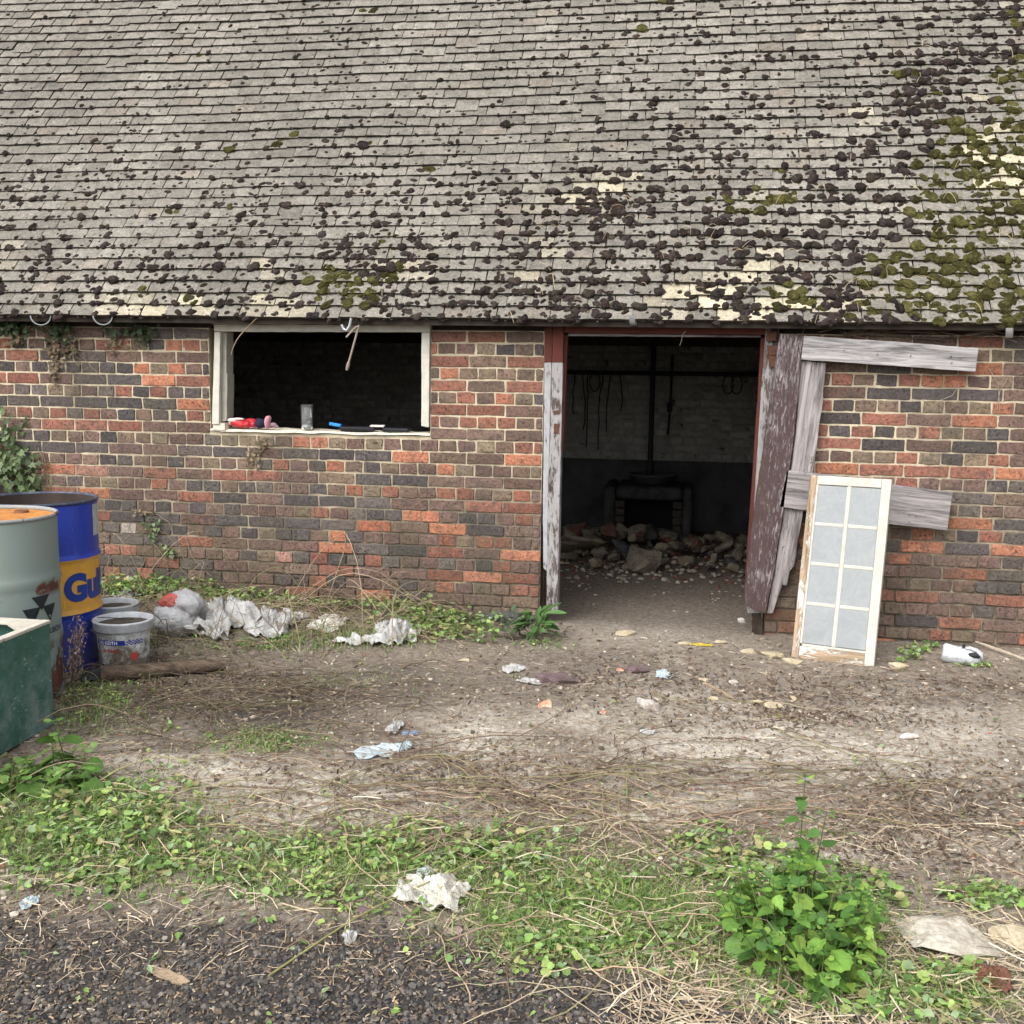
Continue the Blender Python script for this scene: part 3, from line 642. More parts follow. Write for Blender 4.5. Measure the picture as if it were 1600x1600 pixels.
df = thing('door_frame', None, None, (-.15, 0, 0)); df.parent = barn
board('post', [(864,504),(881,504),(879.5,566),(862.5,566)], -.03, .10, m_red, df, 11)
board('post', [(862.5,566.5),(879.5,566.5),(874,800),(871,956),(853,958),(857,760)], -.03, .10, m_postL, df, 12)
board('strip', [(851,504),(863.5,504),(862,566),(850.6,566)], -.022, .04, m_red, df, 13)
board('strip', [(850.6,566.5),(861.8,566.5),(857,760),(854.5,893),(849,888),(848,800)], -.022, .04, m_strip, df, 14)
board('inner_stop', [(880.5,523),(887,523),(880,705),(875.5,705)], .02, .05, m_red, df, 15)
board('head', [(881.5,503),(1196,508),(1196,523),(881.5,520)], -.024, .09, m_red, df, 16)
board('inner_stop', [(887.5,520.5),(1189,523.6),(1189,527),(887.5,525)], .02, .05, m_grey2, df, 17)
board('post', [(1196.5,508),(1218,508),(1214,640),(1206,830),(1196,958),(1168,958),(1178,800),(1190,600)], -.018, .09, m_postL, df, 18)
board('inner_stop', [(1189,527.5),(1196,527.5),(1190,600),(1178,800),(1168,930),(1163,930),(1172,800),(1184,620)], .012, .05, m_red, df, 19)
board('post_foot', [(1176,958.6),(1190,958.6),(1192,990),(1187,997),(1176,994)], -.015, .08, m_rot, df, 20, jit=.005, seg=.02)
for (x0, y0, x1, y1) in ((1198, 518, 1214, 533), (1200, 540, 1216, 555), (1201, 556, 1213, 574)):
    board('hinge', [(x0, y0), (x1, y0), (x1, y1), (x0, y1)], -.045, .02, m_iron, df, int(x0+y0), jit=.003, seg=.02)
board('keyhole_plate', [(865.5,662),(873,662),(872.5,678),(865.5,678)], -.0335, .004, m_iron, df, 21, jit=.0005, bev=0)
board('latch_hole', [(864.5,642),(874,641),(874,647),(865,648)], -.0335, .004, m_iron, df, 22, jit=.0005, bev=0)

# broken plank door hanging open against the wall
door = thing('plank_door', 'broken weathered plank door hanging askew against the wall right of the doorway', 'door', W(1200, 960, -.1))
board('stile', [(1219,521.5),(1255,524.5),(1250,585),(1240,690),(1224,800),(1208,900),(1197,957),(1180,955),(1163,945),(1172,845),(1187,740),(1204,620)], -.105, .042, m_plum, door, 31, jit=.002, axis=W(1237,523,-.1)-W(1180,950,-.1))
board('plank', [(1252,563),(1291,567),(1284,640),(1270,735),(1255,800),(1246,850),(1241,885),(1234,893),(1229,915),(1222,914),(1215,935),(1207,958),(1199,958),(1209,900),(1225,800),(1242,690)], -.078, .026, m_grey, door, 32, jit=.002, axis=W(1271,565,-.1)-W(1210,930,-.1))
board('rail', [(1256,524.5),(1340,530),(1430,536),(1529,544.5),(1524,581.5),(1440,575),(1340,568),(1252,562)], -.105, .034, wood_mat('silvered_rail_top', (.20, .15, .15), (.47, .45, .45), .33, gs=.8), door, 33, jit=.0015)
board('rail', [(1229,735),(1300,742),(1390,757),(1489,769.5),(1480,829),(1390,819),(1300,804),(1218,792)], -.105, .034, m_grey2, door, 34, jit=.0015)
nb = Bag()
for (x, y) in ((1318,549),(1370,555),(1422,557),(1485,558),(1486,568),(1420,806),(1430,808)):
    p = W(x, y, -.107); nb.tube([p+np.array([0, .01, 0]), p+np.array([.004, -.014, .006])], .0022, 5)
nb.build('nail', m_iron, door)

# multi-pane sash propped against the door
bl, br = G(1236, 1025), G(1365, 1042); tl = W(1266, 742, -.22); bl[2] = float(gh(bl[0], bl[1]))-.004; br[2] = float(gh(br[0], br[1]))-.004
U = Vector(br-bl).normalized(); Vv = Vector(tl-bl); SHt = Vv.length; Vv.normalize(); Nn = U.cross(Vv).normalized(); U = Vv.cross(Nn); SWd = (Vector(br-bl)).length
SM = Matrix(((U[0], -Nn[0], Vv[0], bl[0]), (U[1], -Nn[1], Vv[1], bl[1]), (U[2], -Nn[2], Vv[2], bl[2]), (0, 0, 0, 1)))
sash = bpy.data.objects.new('window_sash', None); link(sash, None, SM); tag(sash, 'tall white eight pane window sash propped against the broken door', 'window')
m_sash = wood_mat('sash_white_paint', (.56, .535, .47), (.50, .36, .24), .78, dark=(.30, .20, .12)); m_sashbare = wood_mat('sash_bare_edge', (.58, .56, .52), (.46, .335, .22), .47, dark=(.40, .27, .16))
mg = Mat('cloudy_glass', .30, .5); _a = mg.noise(9, mg.scaled(mg.obj, (1, 1, 1)), detail=7, rough=.75, dist=1.2); _b = mg.noise(60, mg.obj, detail=4)
_c = mg.mix(mg.mapr(_a, .3, .75), (.20, .22, .228), (.31, .325, .33)); _c = mg.mix(mg.mapr(mg.noise(26, mg.obj, detail=6, rough=.75, dist=1.5), .55, .72, 0, .6), _c, (.18, .20, .21)); mg.color(_c); mg.bump(_b, .3, .004); mg.rough(mg.mapr(_a, .3, .7, .45, .75))
st_, tr_, bm_ = .052, .052, .085
def sbox(name, a, b, mat, bev=.004):
    x0, y0, z0 = a; x1, y1, z1 = b; c = Vector(((x0+x1)/2, (y0+y1)/2, (z0+z1)/2)); h = [(b[k]-a[k])/2 for k in range(3)]
    long_z = h[2] > h[0]; R4 = Matrix.Rotation(-math.pi/2, 4, 'Y') if long_z else Matrix.Identity(4)
    hh = (h[2], h[1], h[0]) if long_z else h
    o = Bag().box([-v for v in hh], list(hh)).build(name, mat, sash, SM @ Matrix.Translation(c) @ R4); bevel(o, bev, 2); return o
sbox('stile', (0, 0, 0), (st_-.012, .042, SHt), m_sashbare); sbox('stile', (SWd-st_, 0, 0), (SWd, .042, SHt), m_sash)
sbox('glazing_bead', (st_-.0118, .002, bm_), (st_, .03, SHt-tr_), m_sash, .002)
sbox('rail', (st_-.0115, .001, 0), (SWd-st_-.0005, .041, bm_-.014), m_sashbare); sbox('glazing_bead', (st_+.0005, .003, bm_-.0135), (SWd-st_-.0005, .03, bm_), m_sash, .002)
sbox('rail', (st_-.0115, .001, SHt-tr_), (SWd-st_-.0005, .041, SHt), m_sash)
mid = SWd/2; pw = (SWd-2*st_); ph = (SHt-tr_-bm_)/4
sbox('glazing_bar', (mid-.011, .001, bm_+.0005), (mid+.011, .036, SHt-tr_-.0005), m_sash, .004)
for k in range(1, 4):
    zz = bm_+ph*k
    sbox('glazing_bar', (st_+.0005, .0018, zz-.010), (mid-.0115, .034, zz+.010), m_sash, .004); sbox('glazing_bar', (mid+.0115, .0018, zz-.010), (SWd-st_-.0005, .034, zz+.010), m_sash, .004)
for k in range(4):
    for s in range(2):
        xa = st_+.001 if s == 0 else mid+.004; xb = mid-.004 if s == 0 else SWd-st_-.001
        Bag().box((xa, .0045, bm_+ph*k+.004), (xb, .0085, bm_+ph*(k+1)-.004)).build('pane', mg.m, sash, SM)

# ------------------------------------------------------------------ gutter brackets under the eaves, pipe, tendrils
def bracket(px, py, rad, tw, span=math.pi, tilt=0.0):
    c = W(px, py, -.17); b = Bag(); th = np.linspace(math.pi*1.02, math.pi*1.02+span, 12); wd = .017; V = []
    R3 = rotz(tw)
    for t in th:
        for (rr_, yy) in ((rad, -wd), (rad, wd), (rad+.006, wd), (rad+.006, -wd)):
            V.append(c+R3 @ np.array([rr_*math.cos(t), yy, rr_*math.sin(t)+tilt*rr_*math.cos(t)]))
    q = [(i*4+j, i*4+(j+1) % 4, i*4+4+(j+1) % 4, i*4+4+j) for i in range(11) for j in range(4)]
    b.add(V, None, q+[(0, 3, 2, 1), (44, 45, 46, 47)])
    e = c+R3 @ np.array([rad*math.cos(th[-1]), 0, rad*math.sin(th[-1])]); b.box((e[0]-.002, e[1]-.010, e[2]+.0005), (e[0]+.004, -.10, e[2]+.012))
    o = b.build('gutter_bracket', m_galv, barn); o['label'] = 'galvanised half round gutter bracket fixed under the eaves'; return o
bracket(63, 493, .056, .62); bracket(160, 493, .054, .62)
bracket(990, 494, .05, 1.45, tilt=-.1); bracket(1578, 512, .05, 1.25)
hb = Bag(); p = W(549, 497, -.19)
hb.tube([p, p+np.array([-.012, 0, -.05]), p+np.array([-.03, 0, -.075]), p+np.array([-.05, 0, -.065]), p+np.array([-.062, 0, -.04])], .008, 6, cap=True)
o = hb.build('gutter_bracket', m_galv, barn); o['label'] = 'bent gutter bracket holding the hanging pipe'
hp = Bag(); a_, b_ = W(561, 508, -.195), W(544, 570, -.195); hp.tube([a_, a_*.5+b_*.5, b_], .0065, 8); d_ = (b_-a_)/np.linalg.norm(b_-a_)
hp.tube([b_-d_*.014, b_+d_*.02], .0105, 8); hp.tube([b_+d_*.0202, b_+d_*.034], .0085, 8)
a2, b2 = W(552, 515, -.197), W(541, 527, -.205); hp.tube([a2, b2], .006, 7); hp.tube([a_+d_*.01, a2*.4+a_*.6+np.array([0, -.006, 0]), a2], .0065, 7)
o = hp.build('metal_pipe', simple('dull_brown_pipe', (.30, .24, .20), .55, .3, 30, .4, .1, .3)); recenter(o); tag(o, 'thin brown metal pipe dangling from a bracket over the window opening', 'pipe')
def stem_obj(name, pts, Y, r, mat, label, cat):
    P = np.array([W(x, y, Y+k*.012) for k, (x, y) in enumerate(pts)]); t = np.linspace(0, len(P)-1, 16); Q = np.stack([np.interp(t, range(len(P)), P[:, j]) for j in range(3)], -1)
    for _ in range(2): Q[1:-1] = (Q[:-2]+2*Q[1:-1]+Q[2:])/4
    o = Bag().tube(Q, np.linspace(r, r*.7, 16), 5).build(name, mat); recenter(o); return tag(o, label, cat)
m_stem = simple('dry_stem', (.33, .25, .16), .8, .3, 30)
stem_obj('dry_tendril', [(402,496),(388,510),(372,527),(364,543),(361,555)], -.16, .004, m_stem, 'curved dry tendril hanging from the eaves over the left of the window', 'tendril')
stem_obj('loose_string', [(1072,517),(1066,523),(1065,532),(1062,540)], -.05, .0022, simple('string', (.35, .33, .3)), 'short loose end of string hanging in the top of the doorway', 'string')

# ------------------------------------------------------------------ inside: hearth, basin, flue, pipes, cables
m_soot = simple('sooty_render', (.062, .060, .060), .95, .5, 9, .1, .6); m_dark = simple('black_iron', (.022, .022, .025), .6, .3, 20, .3)
HY = 3.45
hearth = thing('hearth', 'low rendered brick hearth with a square fire opening against the back wall inside', 'hearth', (-.25, HY+.3, 0))
hx0, hx1, hz = -.70, .12, .50
hb = Bag(); ox0, ox1, oz = -.50, -.06, .375
hb.box((hx0, HY, -.1), (ox0-.09, BACK-.021, hz)).box((ox1+.09, HY, -.1), (hx1, BACK-.021, hz)).box((ox0-.089, HY, oz), (ox1+.089, BACK-.021, hz-.001)).box((ox0-.089, HY+.45, -.1), (ox1+.089, BACK-.021, oz-.001))
Bag().box((ox0-.088, HY+.445, -.1), (ox1+.088, HY+.449, oz-.002)).build('shaded_fire_back', simple('soot_shade_black', (.010, .010, .011), .95), hearth); hb.build('surround', m_soot, hearth); bevel([c for c in hearth.children if c.name.startswith('surround')][0], .05, 4)  # near-black panel: sooty back with the deep shade of the opening painted in
for sx in (ox0-.045, ox1+.045):
    for k in range(5):
        o = bpy.data.objects.new('brick', raw_mesh('brick', brick_verts(.083, .064, rsb), BR_T, BR_Q, None, True)); o.data.materials.append(m_brick_o); o.color = (.06, .05, .045, 1)
        link(o, hearth, Matrix.Translation((sx, HY+.006, .035+k*CH)))
ba = Bag(); ba.lathe([(.001, .53), (.14, .535), (.19, .56), (.21, .60), (.24, .605), (.245, .59), (.21, .575), (.19, .53), (.14, .502), (.001, .502)], (-.27, HY+.28, 0), 28)
o = ba.build('iron_basin', simple('grey_iron', (.06, .062, .068), .5, .3, 20, .4), None, None, True); recenter(o); tag(o, 'shallow round iron basin resting on top of the hearth', 'basin')
fl = Bag().tube([(-.29, HY+.40, .53), (-.29, HY+.40, 1.2), (-.29, HY+.40, 1.95)], .026, 10).tube([(-.29, HY+.40, .60), (-.29, HY+.40, .66)], .04, 10)
o = fl.build('flue_pipe', m_dark, hearth)
wp = Bag(); z_ = 1.535; wp.tube([(-1.9, BACK-.07, z_), (-.3, BACK-.07, z_+.004), (1.2, BACK-.07, z_+.01)], .022, 8); o = wp.build('water_pipe', m_dark, barn)
wp = Bag(); wp.tube([(-.115, BACK-.05, 1.72), (-.12, BACK-.05, 1.2), (-.135, BACK-.05, .95)], .013, 6).box((-.15, BACK-.06, 1.17), (-.10, BACK-.022, 1.26)); wp.build('conduit', m_dark, barn)
rc = random.Random(3)
for k, x in enumerate((-1.05, -.98, -.92, -.78, -.70, -.62, .42, .50, -.85)):
    L = rc.uniform(.25, .85) if k < 6 else rc.uniform(.12, .3); b = Bag(); sw_ = rc.uniform(-.10, .06)
    P = [(x+sw_*math.sin(t*2.2)+rc.uniform(-.008, .008), BACK-.075-.01*k, z_-.02-L*t+(.1*t*t if k > 6 else 0)) for t in np.linspace(0, 1, 9)]
    if k in (6, 7, 8):
        P = [(x+.05*math.sin(t*6.2), BACK-.08-.01*k, z_-.09+.09*math.cos(t*6.2)) for t in np.linspace(0, 1, 12)]
    b.tube(P, .006, 5); o = b.build('cable', m_dark, barn)
wp = Bag(); wp.tube([(-2.37, BACK-.08, .3), (-2.37, BACK-.08, 1.62), (-1.7, BACK-.08, 1.63)], .03, 8).build('water_pipe', m_dark, barn)

# rubble heap inside
def rock_mesh(rs, sub=2, rough=.35, seed=0, flat=(1, 1, 1), blocky=.0):
    V, T = ico(sub); V = V.copy()
    if blocky: V = np.sign(V)*np.abs(V)**(1-blocky*.55)
    g = np.random.default_rng(seed)
    for _ in range(11):
        nn_ = g.normal(size=3); nn_ /= np.linalg.norm(nn_); e = g.uniform(.45, .8); V = V-np.outer(np.maximum(0, V@nn_-e), nn_)
    n = fbm(V*1.8+seed*7.7, 3, seed); V = V*(1+rough*.8*n)[:, None]; V = V+.03*g.normal(size=V.shape); V *= np.array(flat)*1.25; return V, T
def rock(name, loc, size, mat, label=None, cat=None, group=None, seed=0, rot=(0, 0, 0), rough=.35, blocky=.4, sub=2, sink=.2, parent=None):
    rs = random.Random(seed); V, T = rock_mesh(rs, sub, rough, seed, (1, 1, 1), blocky); V = V*np.array(size)/2
    Mx = np.asarray(Matrix.Rotation(rot[2], 3, 'Z') @ Matrix.Rotation(rot[1], 3, 'Y') @ Matrix.Rotation(rot[0], 3, 'X')); V = V@Mx.T
    z0 = V[:, 2].min(); V = V-np.array([0, 0, z0+sink*(V[:, 2].max()-z0)])
    me = raw_mesh(name, V, T, None, None, False); me.materials.append(mat)
    o = link(bpy.data.objects.new(name, me), parent, Matrix.Translation(Vector([float(v) for v in loc]))); return tag(o, label, cat, group)
def rub_mat(name, c, c2):
    m = Mat(name, .95, .1); n = m.noise(12, m.obj, detail=6, rough=.7); n2 = m.noise(70, m.obj, detail=4)
    k = m.mix(m.mapr(n, .42, .6), c, c2); k = m.gain(k, m.mapr(n2, .25, .75, .7, 1.3)); m.color(k); m.bump(n2, .7, .008); return m.m
m_rub = [rub_mat('broken_mortar', (.19, .165, .13), (.12, .10, .078)), rub_mat('broken_brick', (.13, .05, .036), (.15, .115, .085)), rub_mat('broken_slate_grey', (.055, .057, .064), (.09, .085, .08)), rub_mat('broken_plaster', (.23, .195, .145), (.15, .125, .09))]
names = ['mortar_lump', 'brick_fragment', 'dark_fragment', 'plaster_lump']
rr_ = random.Random(77); heap = {}
for k in range(84):
    px = rr_.uniform(880, 1165); t = rr_.random(); Y = 3.3-1.55*t*rr_.uniform(.6, 1); x = W(px, 870, Y)[0]; hgt = .12*math.sin(min(1, t*1.3)*math.pi)*rr_.random()+.02; kk = rr_.choice([0, 0, 1, 2, 3, 3]); s = rr_.uniform(.05, .155)*(1.1-.3*t)
    o = rock(names[kk], (x, Y, hgt), (s*rr_.uniform(.9, 1.5), s*rr_.uniform(.8, 1.2), s*rr_.uniform(.5, .9)), m_rub[kk], 'x', 'rubble', 'rubble heaped inside the doorway', 300+k, (rr_.uniform(-.5, .5), rr_.uniform(-.5, .5), rr_.uniform(0, 6)), .3, .7, 2, .15)
    heap.setdefault((kk, ('left', 'middle', 'right')[min(2, int((px-880)/95))], 'front' if Y < 2.4 else 'back'), []).append((s, o))
WHAT = ('lump of broken mortar', 'red brick fragment', 'dark grey fragment', 'pale plaster lump')
for (kk, lr, fb), l in heap.items():
    l.sort(key=lambda t: -t[0])
    for i, (s, o) in enumerate(l):
        rank = '' if len(l) == 1 else 'smallest ' if i == len(l)-1 else ('largest ', 'second largest ', 'third largest ', 'fourth largest ', 'fifth largest ', 'sixth largest ', 'seventh largest ', 'eighth largest ', 'ninth largest ', 'tenth largest ', 'eleventh largest ', 'twelfth largest ')[min(i, 11)]
        o['label'] = (rank or 'only ')+WHAT[kk]+' at the '+fb+' '+lr+' of the indoor rubble heap'
rock('plaster_slab', (W(905, 860, 2.3)[0]-.02, 2.3, .10), (.36, .28, .07), m_rub[3], 'large pale plaster slab tilted in the rubble, second from the left door post', 'rubble', None, 401, (-.55, .15, .3), .35, .8)
rock('plaster_slab', (W(882, 870, 2.1)[0], 2.1, .07), (.34, .26, .06), m_rub[3], 'large pale plaster slab in the rubble, right beside the left door post', 'rubble', None, 402, (-.45, -.2, -.3), .35, .8)
rock('masonry_block', (W(1012, 872, 1.85)[0], 1.85, .02), (.26, .17, .24), m_rub[0], 'upright buff masonry block at the front centre of the rubble', 'rubble', None, 403, (-.3, .25, .4), .3, .8)
ch = Bag(); V0, T0 = ico(1); n = 900; Yc = RNG.uniform(.1, 3.6, n); Xc = np.array([W(RNG.uniform(870, 1180), 900, y)[0] for y in Yc]); dens = sstep(.8, 1.8, Yc)
keep = RNG.random(n) < .12+.88*dens; Xc, Yc = Xc[keep], Yc[keep]; n = len(Xc); s_ = RNG.uniform(.005, .028, n)*(.45+.55*sstep(.8, 1.8, Yc))
S = np.zeros((n, 3, 3)); S[:, 0, 0] = s_*RNG.uniform(.8, 1.6, n); S[:, 1, 1] = s_; S[:, 2, 2] = s_*RNG.uniform(.4, .8, n)
ch.many(V0, T0, rotz(RNG.uniform(0, 6, n)) @ rotx(RNG.uniform(-.5, .5, n)) @ S, np.c_[Xc, Yc, gh(Xc, Yc)+s_*.3+.06*sstep(1.6, 2.6, Yc)*RNG.random(n)], np.array([(.26, .23, .18), (.15, .07, .05), (.10, .09, .085), (.34, .31, .26)])[RNG.integers(0, 4, n)])
tag(ch.build('rubble_chips', vcol('rubble_chips', .95, .3, 50, .1, .5)), 'small chips and crumbs of rubble strewn over the earth floor inside', 'rubble', None, 'stuff')

# ================================================================== DRUMS, TANK, BUCKETS
def curved_text(body, size, rad, cx, cy, ang, z, mat, parent, name, bold=.0, off=.0015, sx=1.0, spacing=1.0):
    cu = bpy.data.curves.new('t', 'FONT'); cu.body = body; cu.size = size; cu.offset = bold; cu.align_x = 'CENTER'; cu.space_character = spacing; ob = bpy.data.objects.new('t', cu); COL.objects.link(ob)
    me = bpy.data.meshes.new_from_object(ob.evaluated_get(bpy.context.evaluated_depsgraph_get())); bpy.data.objects.remove(ob)
    return curve_flat(me, rad, cx, cy, ang, z, mat, parent, name, off, sx)
def curve_flat(me, rad, cx, cy, ang, z, mat, parent, name, off=.0015, sx=1.0, zs=0.0):
    """wrap a flat mesh (x along the girth, y up) round a vertical cylinder; ang = azimuth of x = 0"""
    bm = bmesh.new(); bm.from_mesh(me); xs = [v.co.x for v in bm.verts]
    x = math.floor(min(xs)/.012)*.012
    while x < max(xs):
        bmesh.ops.bisect_plane(bm, geom=bm.verts[:]+bm.edges[:]+bm.faces[:], plane_co=(x, 0, 0), plane_no=(1, 0, 0)); x += .012
    for v in bm.verts:
        a = ang+v.co.x*sx/rad; r_ = rad(v.co.y+z) if callable(rad) else rad; v.co = Vector((cx+(r_+off)*math.cos(a), cy+(r_+off)*math.sin(a), z+v.co.y))
    m2 = bpy.data.meshes.new(name); bm.to_mesh(m2); bm.free(); m2.materials.append(mat); return link(bpy.data.objects.new(name, m2), parent)
def flat_poly(polys):
    bm = bmesh.new()
    for p in polys: bm.faces.new([bm.verts.new((x, y, 0)) for x, y in p])
    me = bpy.data.meshes.new('p'); bm.to_mesh(me); bm.free(); return me
DR, DH = .288, .88
def drum_profile(z0, z1, open_top=False):
    P = []
    for z in np.linspace(z0, z1, 40):
        r_ = DR
        for zc in (.30, .585):
            r_ += .010*math.exp(-((z-zc)/.014)**2)
        P.append((r_, z))
    return P
def drum(name, label, c, mats, open_top):
    gz_ = float(gh(c[0], c[1]))-.005; t = thing(name, label, 'drum', (c[0], c[1], gz_)); cc = (c[0], c[1], gz_)
    for nm, z0, z1, m in mats: Bag().lathe(drum_profile(z0, z1), cc, 72).build(nm, m, t, None, True)
    rim = Bag().lathe([(DR-.006, DH-.012), (DR+.004, DH-.012), (DR+.007, DH-.004), (DR+.004, DH+.004), (DR-.004, DH+.004), (DR-.007, DH-.004), (DR-.006, DH-.012)], cc, 72)
    return t, rim, cc
mgd = Mat('faded_blue_grey_paint', .5, .35)
_z = mgd.sep(mgd.obj)[2]; _n = mgd.noise(4, mgd.obj, detail=8, rough=.7); _s = mgd.noise(1.0, mgd.scaled(mgd.obj, (16, 16, 1.2)), detail=5)
_c = mgd.mix(mgd.mapr(_s, .42, .75, 0, .6), (.215, .275, .265), (.27, .265, .20)); _c = mgd.mix(mgd.mapr(_s, .60, .74, 0, .65), _c, (.30, .17, .08))
_band = mgd.math('MULTIPLY', mgd.mapr(mgd.math('ABSOLUTE', mgd.math('SUBTRACT', _z, .55)), .045, .02), mgd.mapr(mgd.noise(5, mgd.obj, detail=6), .50, .54))
_low = mgd.math('MULTIPLY', mgd.mapr(_z, .33, .24), mgd.mapr(mgd.noise(7, mgd.obj, detail=4), .47, .5)); _k = mgd.math('MAXIMUM', _band, _low)
_c = mgd.mix(_k, _c, mgd.mix(mgd.mapr(mgd.noise(50, mgd.obj), .3, .7), (.155, .065, .042), (.09, .04, .03))); mgd.color(_c); mgd.rough(mgd.mapr(_k, 0, 1, .45, .9)); mgd.bump(mgd.math('ADD', mgd.math('MULTIPLY', mgd.noise(3, mgd.obj), .6), mgd.math('MULTIPLY', _k, -.3)), .25, .02)
mru = Mat('orange_rust', .9, .1); _n = mru.noise(14, mru.obj, detail=7, rough=.7); _n2 = mru.noise(60, mru.obj, detail=4)
_c = mru.mix(mru.mapr(_n, .35, .65), (.56, .26, .075), (.36, .14, .05)); _c = mru.mix(mru.mapr(_n2, .6, .72, 0, .7), _c, (.12, .06, .035)); mru.color(_c); mru.bump(_n2, .6, .006)
GD = (-3.165, -2.04)
def drum_shell(t, cc, nm, z0, z1, m):
    o = Bag().lathe(drum_profile(z0, z1), (0, 0, 0), 72).build(nm, m, t, Matrix.Translation(Vector(cc)), True); return o
gz_ = float(gh(*GD))-.005; gd_ = thing('oil_drum', 'faded blue-grey steel drum with a rusty orange lid and black triangle emblem', 'drum', (*GD, gz_)); cc = (*GD, gz_)
drum_shell(gd_, cc, 'shell', 0, DH-.012, mgd.m)
RIM = [(DR-.006, DH-.012), (DR+.004, DH-.012), (DR+.007, DH-.004), (DR+.004, DH+.004), (DR-.004, DH+.004), (DR-.007, DH-.004), (DR-.006, DH-.012)]
Bag().lathe(RIM, cc, 72).build('rim', paint_metal('rusty_rim', (.25, .26, .26), .5, rustc=(.16, .065, .035)), gd_, None, True)
V = Bag(); th = np.arange(48)*2*math.pi/48
for r_ in (0.0,):
    rs_ = np.linspace(0.001, DR-.0065, 14); A, B = np.meshgrid(rs_, th, indexing='ij'); Z = DH-.014+.003*fbm(p3(A*np.cos(B)*25, A*np.sin(B)*25), 3, 5)*(A < DR-.03)
    i = [(a*48+b, (a+1)*48+b, (a+1)*48+(b+1) % 48, a*48+(b+1) % 48) for a in range(13) for b in range(48)]
    V.add(np.stack([A*np.cos(B), A*np.sin(B), Z], -1).reshape(-1, 3)+np.array(cc), None, i)
V.build('lid', mru.m, gd_, None, True)
bg_ = G(45, 794, .88); bx, by = bg_[0]-GD[0], bg_[1]-GD[1]
Bag().lathe([(.016, DH-.010), (.018, DH-.002), (.03, DH-.002), (.034, DH-.008), (.036, DH-.016)], (GD[0]+bx*.8, GD[1]+by*.8, gz_), 24).lathe([(.001, DH-.006), (.0155, DH-.006), (.0155, DH-.013)], (GD[0]+bx*.8, GD[1]+by*.8, gz_), 24).build('bung', simple('bung_rust', (.17, .07, .035), .9, .4), gd_, None, True)
m_logo = simple('black_print', (.018, .022, .028), .6, .3, 60)
def az(px, py, c, z):   # azimuth of the drum surface point seen at a spot of the photograph
    best = None
    for a in np.linspace(-math.pi, math.pi, 1441):
        q = proj((c[0]+DR*math.cos(a), c[1]+DR*math.sin(a), z)); n = np.array([math.cos(a), math.sin(a)])@(CAM[:2]-np.array(c[:2]))
        if n > 0 and (best is None or abs(q[0]-px) < best[0]): best = (abs(q[0]-px), a)
    return best[1]
s = .105; tri = lambda x, y, w_, h_: [(x-w_/2, y+h_/2), (x, y-h_/2), (x+w_/2, y+h_/2)]
w_, h_ = .092, .062
A0_ = az(66, 945, GD, .37); zl = .44
def tri_frac(x, y, w_, h_, f):   # upper slab of a downward triangle
    return [(x-w_/2, y+h_/2), (x-w_/2*(1-f), y+h_/2-h_*f), (x+w_/2*(1-f), y+h_/2-h_*f), (x+w_/2, y+h_/2)]
polys = [tri(0, .045, w_*1.15, h_*1.1)]
for x in (-.052, .052):
    polys.append(tri_frac(x, -.012, w_, h_*1.3, .60)); a, b, c_ = tri(x, -.012, w_, h_*1.3); k = .008
    polys.append([a, b, (b[0], b[1]+k*1.7), (a[0]+k*1.3, a[1]-.0005)]); polys.append([b, c_, (c_[0]-k*1.3, c_[1]-.0005), (b[0], b[1]+k*1.7)])
curve_flat(flat_poly(polys), DR, GD[0], GD[1], A0_, gz_+zl, m_logo, gd_, 'emblem', .0018)
curved_text('MASSEY FERGUSON', .036, DR, GD[0], GD[1], A0_-.10, gz_+.335, m_logo, gd_, 'lettering', .001, .0115)
BD = (-3.325, -1.40); gz_ = float(gh(*BD))-.005; bd_ = thing('oil_drum', 'open topped blue and yellow oil drum standing behind the grey drum', 'drum', (*BD, gz_)); cc = (*BD, gz_)
m_blue = paint_metal('deep_blue_paint', (.014, .042, .36), .16, (.05, .06, .14), .3); m_yel = paint_metal('orange_yellow_paint', (.66, .33, .045), .10, (.42, .24, .07), .35, rustc=(.22, .10, .03))
drum_shell(bd_, cc, 'shell', .585, DH-.012, m_blue)
drum_shell(bd_, cc, 'yellow_band', .300, .5849, m_yel); drum_shell(bd_, cc, 'blue_base', 0, .2999, m_blue)
Bag().lathe(RIM, cc, 72).build('rim', paint_metal('worn_blue_rim', (.03, .04, .07), .3, (.3, .32, .36)), bd_, None, True)
Bag().lathe([(DR-.008, DH-.006), (DR-.008, .4), (.001, .4)], cc, 72).build('inside', simple('rusty_inside', (.05, .035, .03), .9, .5, 6), bd_, None, True)
curved_text('Gulf', .185, DR, BD[0], BD[1], az(140, 915, BD, .42), gz_+.375, simple('blue_print', (.014, .045, .26), .4, .2), bd_, 'lettering', .011, .0018, 1.0)
curve_flat(flat_poly([[(-.05, 0), (.05, 0), (.05, .165), (-.05, .165)]]), DR, BD[0], BD[1], az(148, 800, BD, .8)+.06, gz_+.69, simple('paper_label', (.42, .43, .42), .8, .25, 20), bd_, 'paper_label', .0012)

